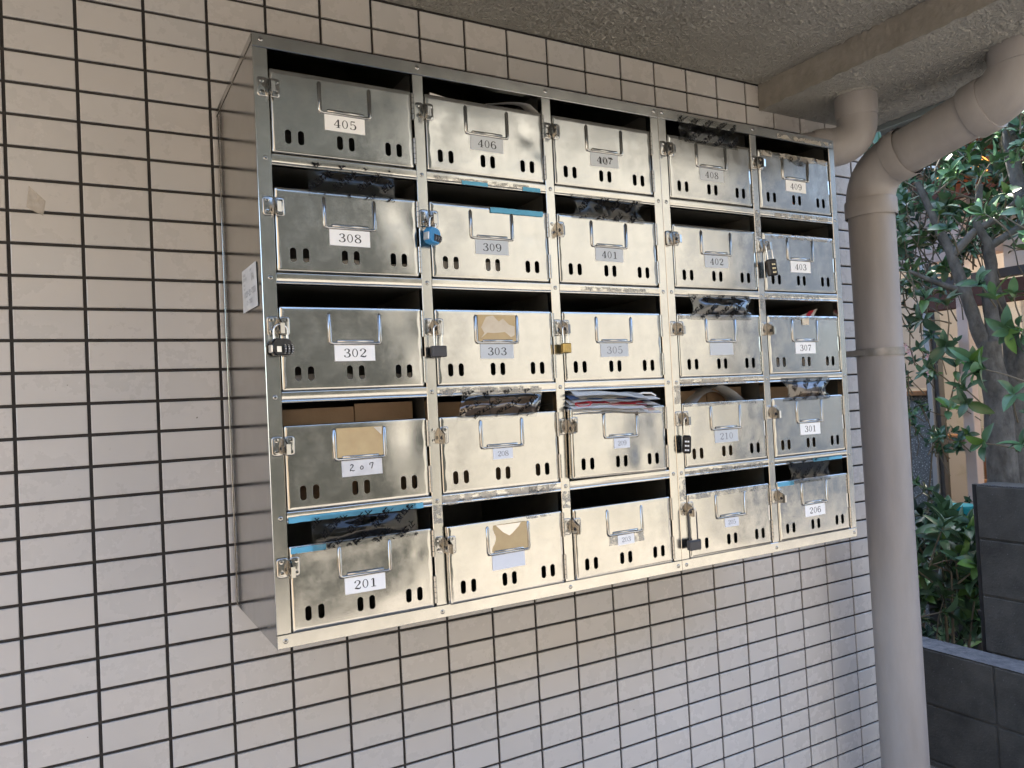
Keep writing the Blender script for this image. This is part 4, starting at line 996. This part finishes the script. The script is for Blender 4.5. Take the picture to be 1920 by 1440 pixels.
# ------------------------------------------------------------------ cafe house beyond the garden
hs = empty('cafe_house', (4.6,1.2,-G), 'house with dark red wood boards, pink siding and glass front behind the trees', 'house'); HO = hs.location.copy()
def hb_(name, m, *boxes, ang=35):
    b = MB()
    for q in boxes: b.box(*q)
    return b.build(name, m, hs, off=HO, ang=ang)
hb_('wall', M_granite, (4.5,4.62,1.375,4.5,-G,.955,.004), (4.5,4.62,-1.0,-.1,-G,.4,.004))
hb_('wall', M_siding, *[(4.5-.006*(k%2),4.62,.95 if k < 9 else -1.0,4.5,1.735+k*.055,1.787+k*.055,.003) for k in range(14)])
hb_('wall', M_beige, (4.52,4.60,-1.0,.10,.4,2.5), (4.56,4.60,.10,.95,1.62,2.2))
hb_('roof', M_wood, (3.95,9,-1.1,4.6,2.44,2.50,.004), (4.05,4.47,-1.1,4.6,2.28,2.33,.004), (3.96,4.04,-1.1,4.6,2.34,2.43,.004))
hb_('gutter', M_gut, (3.80,3.94,-1.1,4.6,2.37,2.52,.02))
hb_('post', M_siding, (4.30,4.36,1.02,1.08,-G,2.27,.003))
hb_('signboard', M_wood, (4.30,4.34,-1.0,1.285,1.43,1.55,.004), (4.28,4.298,-1.0,1.27,2.02,2.16,.004))
hb_('upper_wall', M_siding, (4.9,9,-1.0,4.5,2.51,2.8))
fr = hb_('window_frame', M_alu, (4.44,4.52,1.332,1.362,-G,1.73,.002), (4.46,4.52,.10,1.33,-.42,-.38,.002))
hb_('window_frame', M_dfr, (4.46,4.515,1.302,1.328,-G,1.73,.002), (4.46,4.515,1.364,1.378,-G,1.73,.002), (4.45,4.5,.3,1.30,1.58,1.63,.002))
hb_('window_sill', M_chair, (4.46,4.64,1.38,2.6,.957,.985,.003))
b = MB(); b.add([(4.49,1.38,.985),(4.49,2.6,.985),(4.49,2.6,1.735),(4.49,1.38,1.735)], [(0,3,2,1)]); b.build('pane', M_glass, hs, off=HO, smooth=False)
b = MB(); b.add([(4.49,.10,-.38),(4.49,1.302,-.38),(4.49,1.302,1.58),(4.49,.10,1.58)], [(0,3,2,1)]); b.build('pane', M_glass, hs, off=HO, smooth=False)
hb_('interior_wall', M_wall2, (6.6,6.7,-1.0,4.5,-G,2.4), (4.63,6.6,2.7,2.8,-G,2.4), (4.63,6.6,-1.1,-1.0,-G,2.4))
hb_('interior_floor', M_chair, (4.63,6.6,-1.0,2.7,-G+.001,-G+.02))
hb_('blind', M_beige, (4.70,4.71,.30,.95,1.25,1.56), (4.70,4.71,1.5,2.3,1.0,1.7))
b = MB()
for k in range(9): b.box(5.2,5.22,.9+k*.09,.96+k*.09,.60,.68)
b.box(5.22,5.24,.8,1.75,.56,.72); b.build('valance', M_paperg, hs, off=HO)
def chair(x, y, z, rot, label):
    t = empty('wooden_chair', (x,y,z), label, 'chair', 'wooden chairs behind the cafe window'); t.rotation_euler = (0,0,rot)
    for (a, c) in ((-.2,-.2),(.2,-.2),(-.2,.2),(.2,.2)):
        b = MB(); b.tube([(a,c,0),(a*1.0,c,.44 if a < 0 else .44)], [.016,.020], 10); b.build('leg', M_chair, t)
    b = MB(); b.box(-.22,.22,-.22,.22,.44,.47,.01); b.build('seat', M_chair, t)
    b = MB()
    for c in (-.2,.2): b.tube([(.20,c,.47),(.23,c,.7),(.27,c,.92)], .017, 10)
    for k in range(3): b.box(.215+.02*k,.235+.02*k,-.2,.2,.62+.1*k,.68+.1*k,.005)
    b.build('backrest', M_chair, t)
pl_ = bpy.data.lights.new('cafe_light', 'POINT'); pl_.energy = 18; pl_.color = (1,.88,.74); pl_.shadow_soft_size = .12
po = bpy.data.objects.new('cafe_light', pl_); sc.collection.objects.link(po); po.location = (5.4,.9,1.9+G)
chair(5.0,1.15,-G+.02,R(200),'left wooden chair behind the cafe window'); chair(5.05,.60,-G+.02,R(160),'right wooden chair behind the cafe window')
tb = empty('wooden_table', (5.5,1.45,-G+.02), 'orange wooden table behind the cafe window', 'table')
b = MB(); b.box(5.15,5.95,1.1,1.9,.64,.68,.006); b.build('tabletop', M_chair, tb, off=tb.location)
for (x, y) in ((5.2,1.15),(5.9,1.15),(5.2,1.85),(5.9,1.85)): b = MB(); b.box(x-.025,x+.025,y-.025,y+.025,-G+.02,.639,.003); b.build('leg', M_chair, tb, off=tb.location)
for k, (y, lab) in enumerate(((1.02,'left glowing orange pendant lamp under the eaves behind the leaves'),(.86,'right glowing orange pendant lamp under the eaves behind the leaves'))):
    P = Vector((4.2,y,2.27)); t = empty('pendant_lamp', P, lab, 'lamp', 'pendant lamps under the eaves')
    b = MB(); b.tube([(0,0,0),(0,0,-.07)], .004, 8); b.build('cord', M_plast, t)
    b = MB(); b.tube([(0,0,-.07),(0,0,-.075),(0,0,-.11),(0,0,-.15),(0,0,-.155)], [.01,.025,.05,.058,.02], 20); b.build('lamp_shade', M_lamp, t)
b = MB(); b.tube([(4.0,.95,.24),(4.0,.95,.25),(4.0,.95,.38),(4.0,.95,.39),(4.0,.95,.40),(4.0,.95,.40)], [.05,.06,.065,.072,.072,.06], 24); P = (4.0,.95,.24)
tag(b.build('plastic_tub', M_turq, off=P), 'turquoise plastic tub by the cafe window beside the block wall', 'tub')
b = MB(); b.box(3.88,4.12,.82,1.08,-G+.012,.238,.01); tag(b.build('plant_stand', M_dfr, off=(4.0,.95,-G)), 'dark stand carrying the turquoise tub', 'stand')
# unseen house added further back to keep the sun off the garden
nb = empty('sun_blocker_house', (4.5,5.5,-G), 'unseen tall grey house added behind the garden to block the sun', 'house')
b = MB(); b.box(2.4,8,4.6,8,-G,9.4); b.build('wall', M_upper, nb, off=nb.location)
b = MB()
for x in (3,4.6,6.2):
    b.box(x,x+.9,4.56,4.598,1.2,2.2,.01)
b.build('window', M_wdw, nb, off=nb.location)

# ------------------------------------------------------------------ houses across the lane, seen in the steel except the added sand coloured one
def across(name, x0, x1, y, h, m, label, wins):
    t = empty(name, ((x0+x1)/2, y-2, -G), label, 'house', 'houses across the lane')
    b = MB(); b.box(x0, x1, y-4, y, -G, h, .01); b.build('wall', m, t, off=t.location)
    b = MB(); b.box(x0-.1, x1+.1, y-4.1, y+.15, h+.002, h+.15, .01); b.build('roof', M_gut, t, off=t.location)
    for (a, c, z0, z1) in wins:
        b = MB(); b.box(a-.05, c+.05, y+.001, y+.05, z0-.05, z1+.05, .005); b.box(a, c, y+.051, y+.054, z0, z1, 0, 1); b.build('window', [M_alu, M_wdw], t, off=t.location)
across('warm_bounce_house', -13, -.45, -4.9, 3.4, M_sand, 'unseen sand coloured house added left of the olive one for warm bounce light', [(-3,-1.8,.6,1.7),(-7,-5.6,.6,1.7)])  # added out of view to bounce warm light onto the left wall
across('olive_house', -.4, 2.5, -5.0, 3.8, M_olive, 'narrow olive grey house across the lane, between the sand and cream ones', [(0,.8,1.2,2.0)])
across('cream_house', 2.55, 5.85, -5.0, 3.7, M_cream, 'sunlit cream house across the lane', [])
across('slate_house', 5.9, 14, -4.8, 3.7, M_slate, 'blue grey house across the lane, right of the cream one', [(7,8.2,.6,1.8),(10,11.2,.6,1.8)])

# ------------------------------------------------------------------ lift everything onto the ground at 0
for o in list(sc.objects):
    if o.parent is None and o.type in ('MESH', 'EMPTY'): o.location.z += G
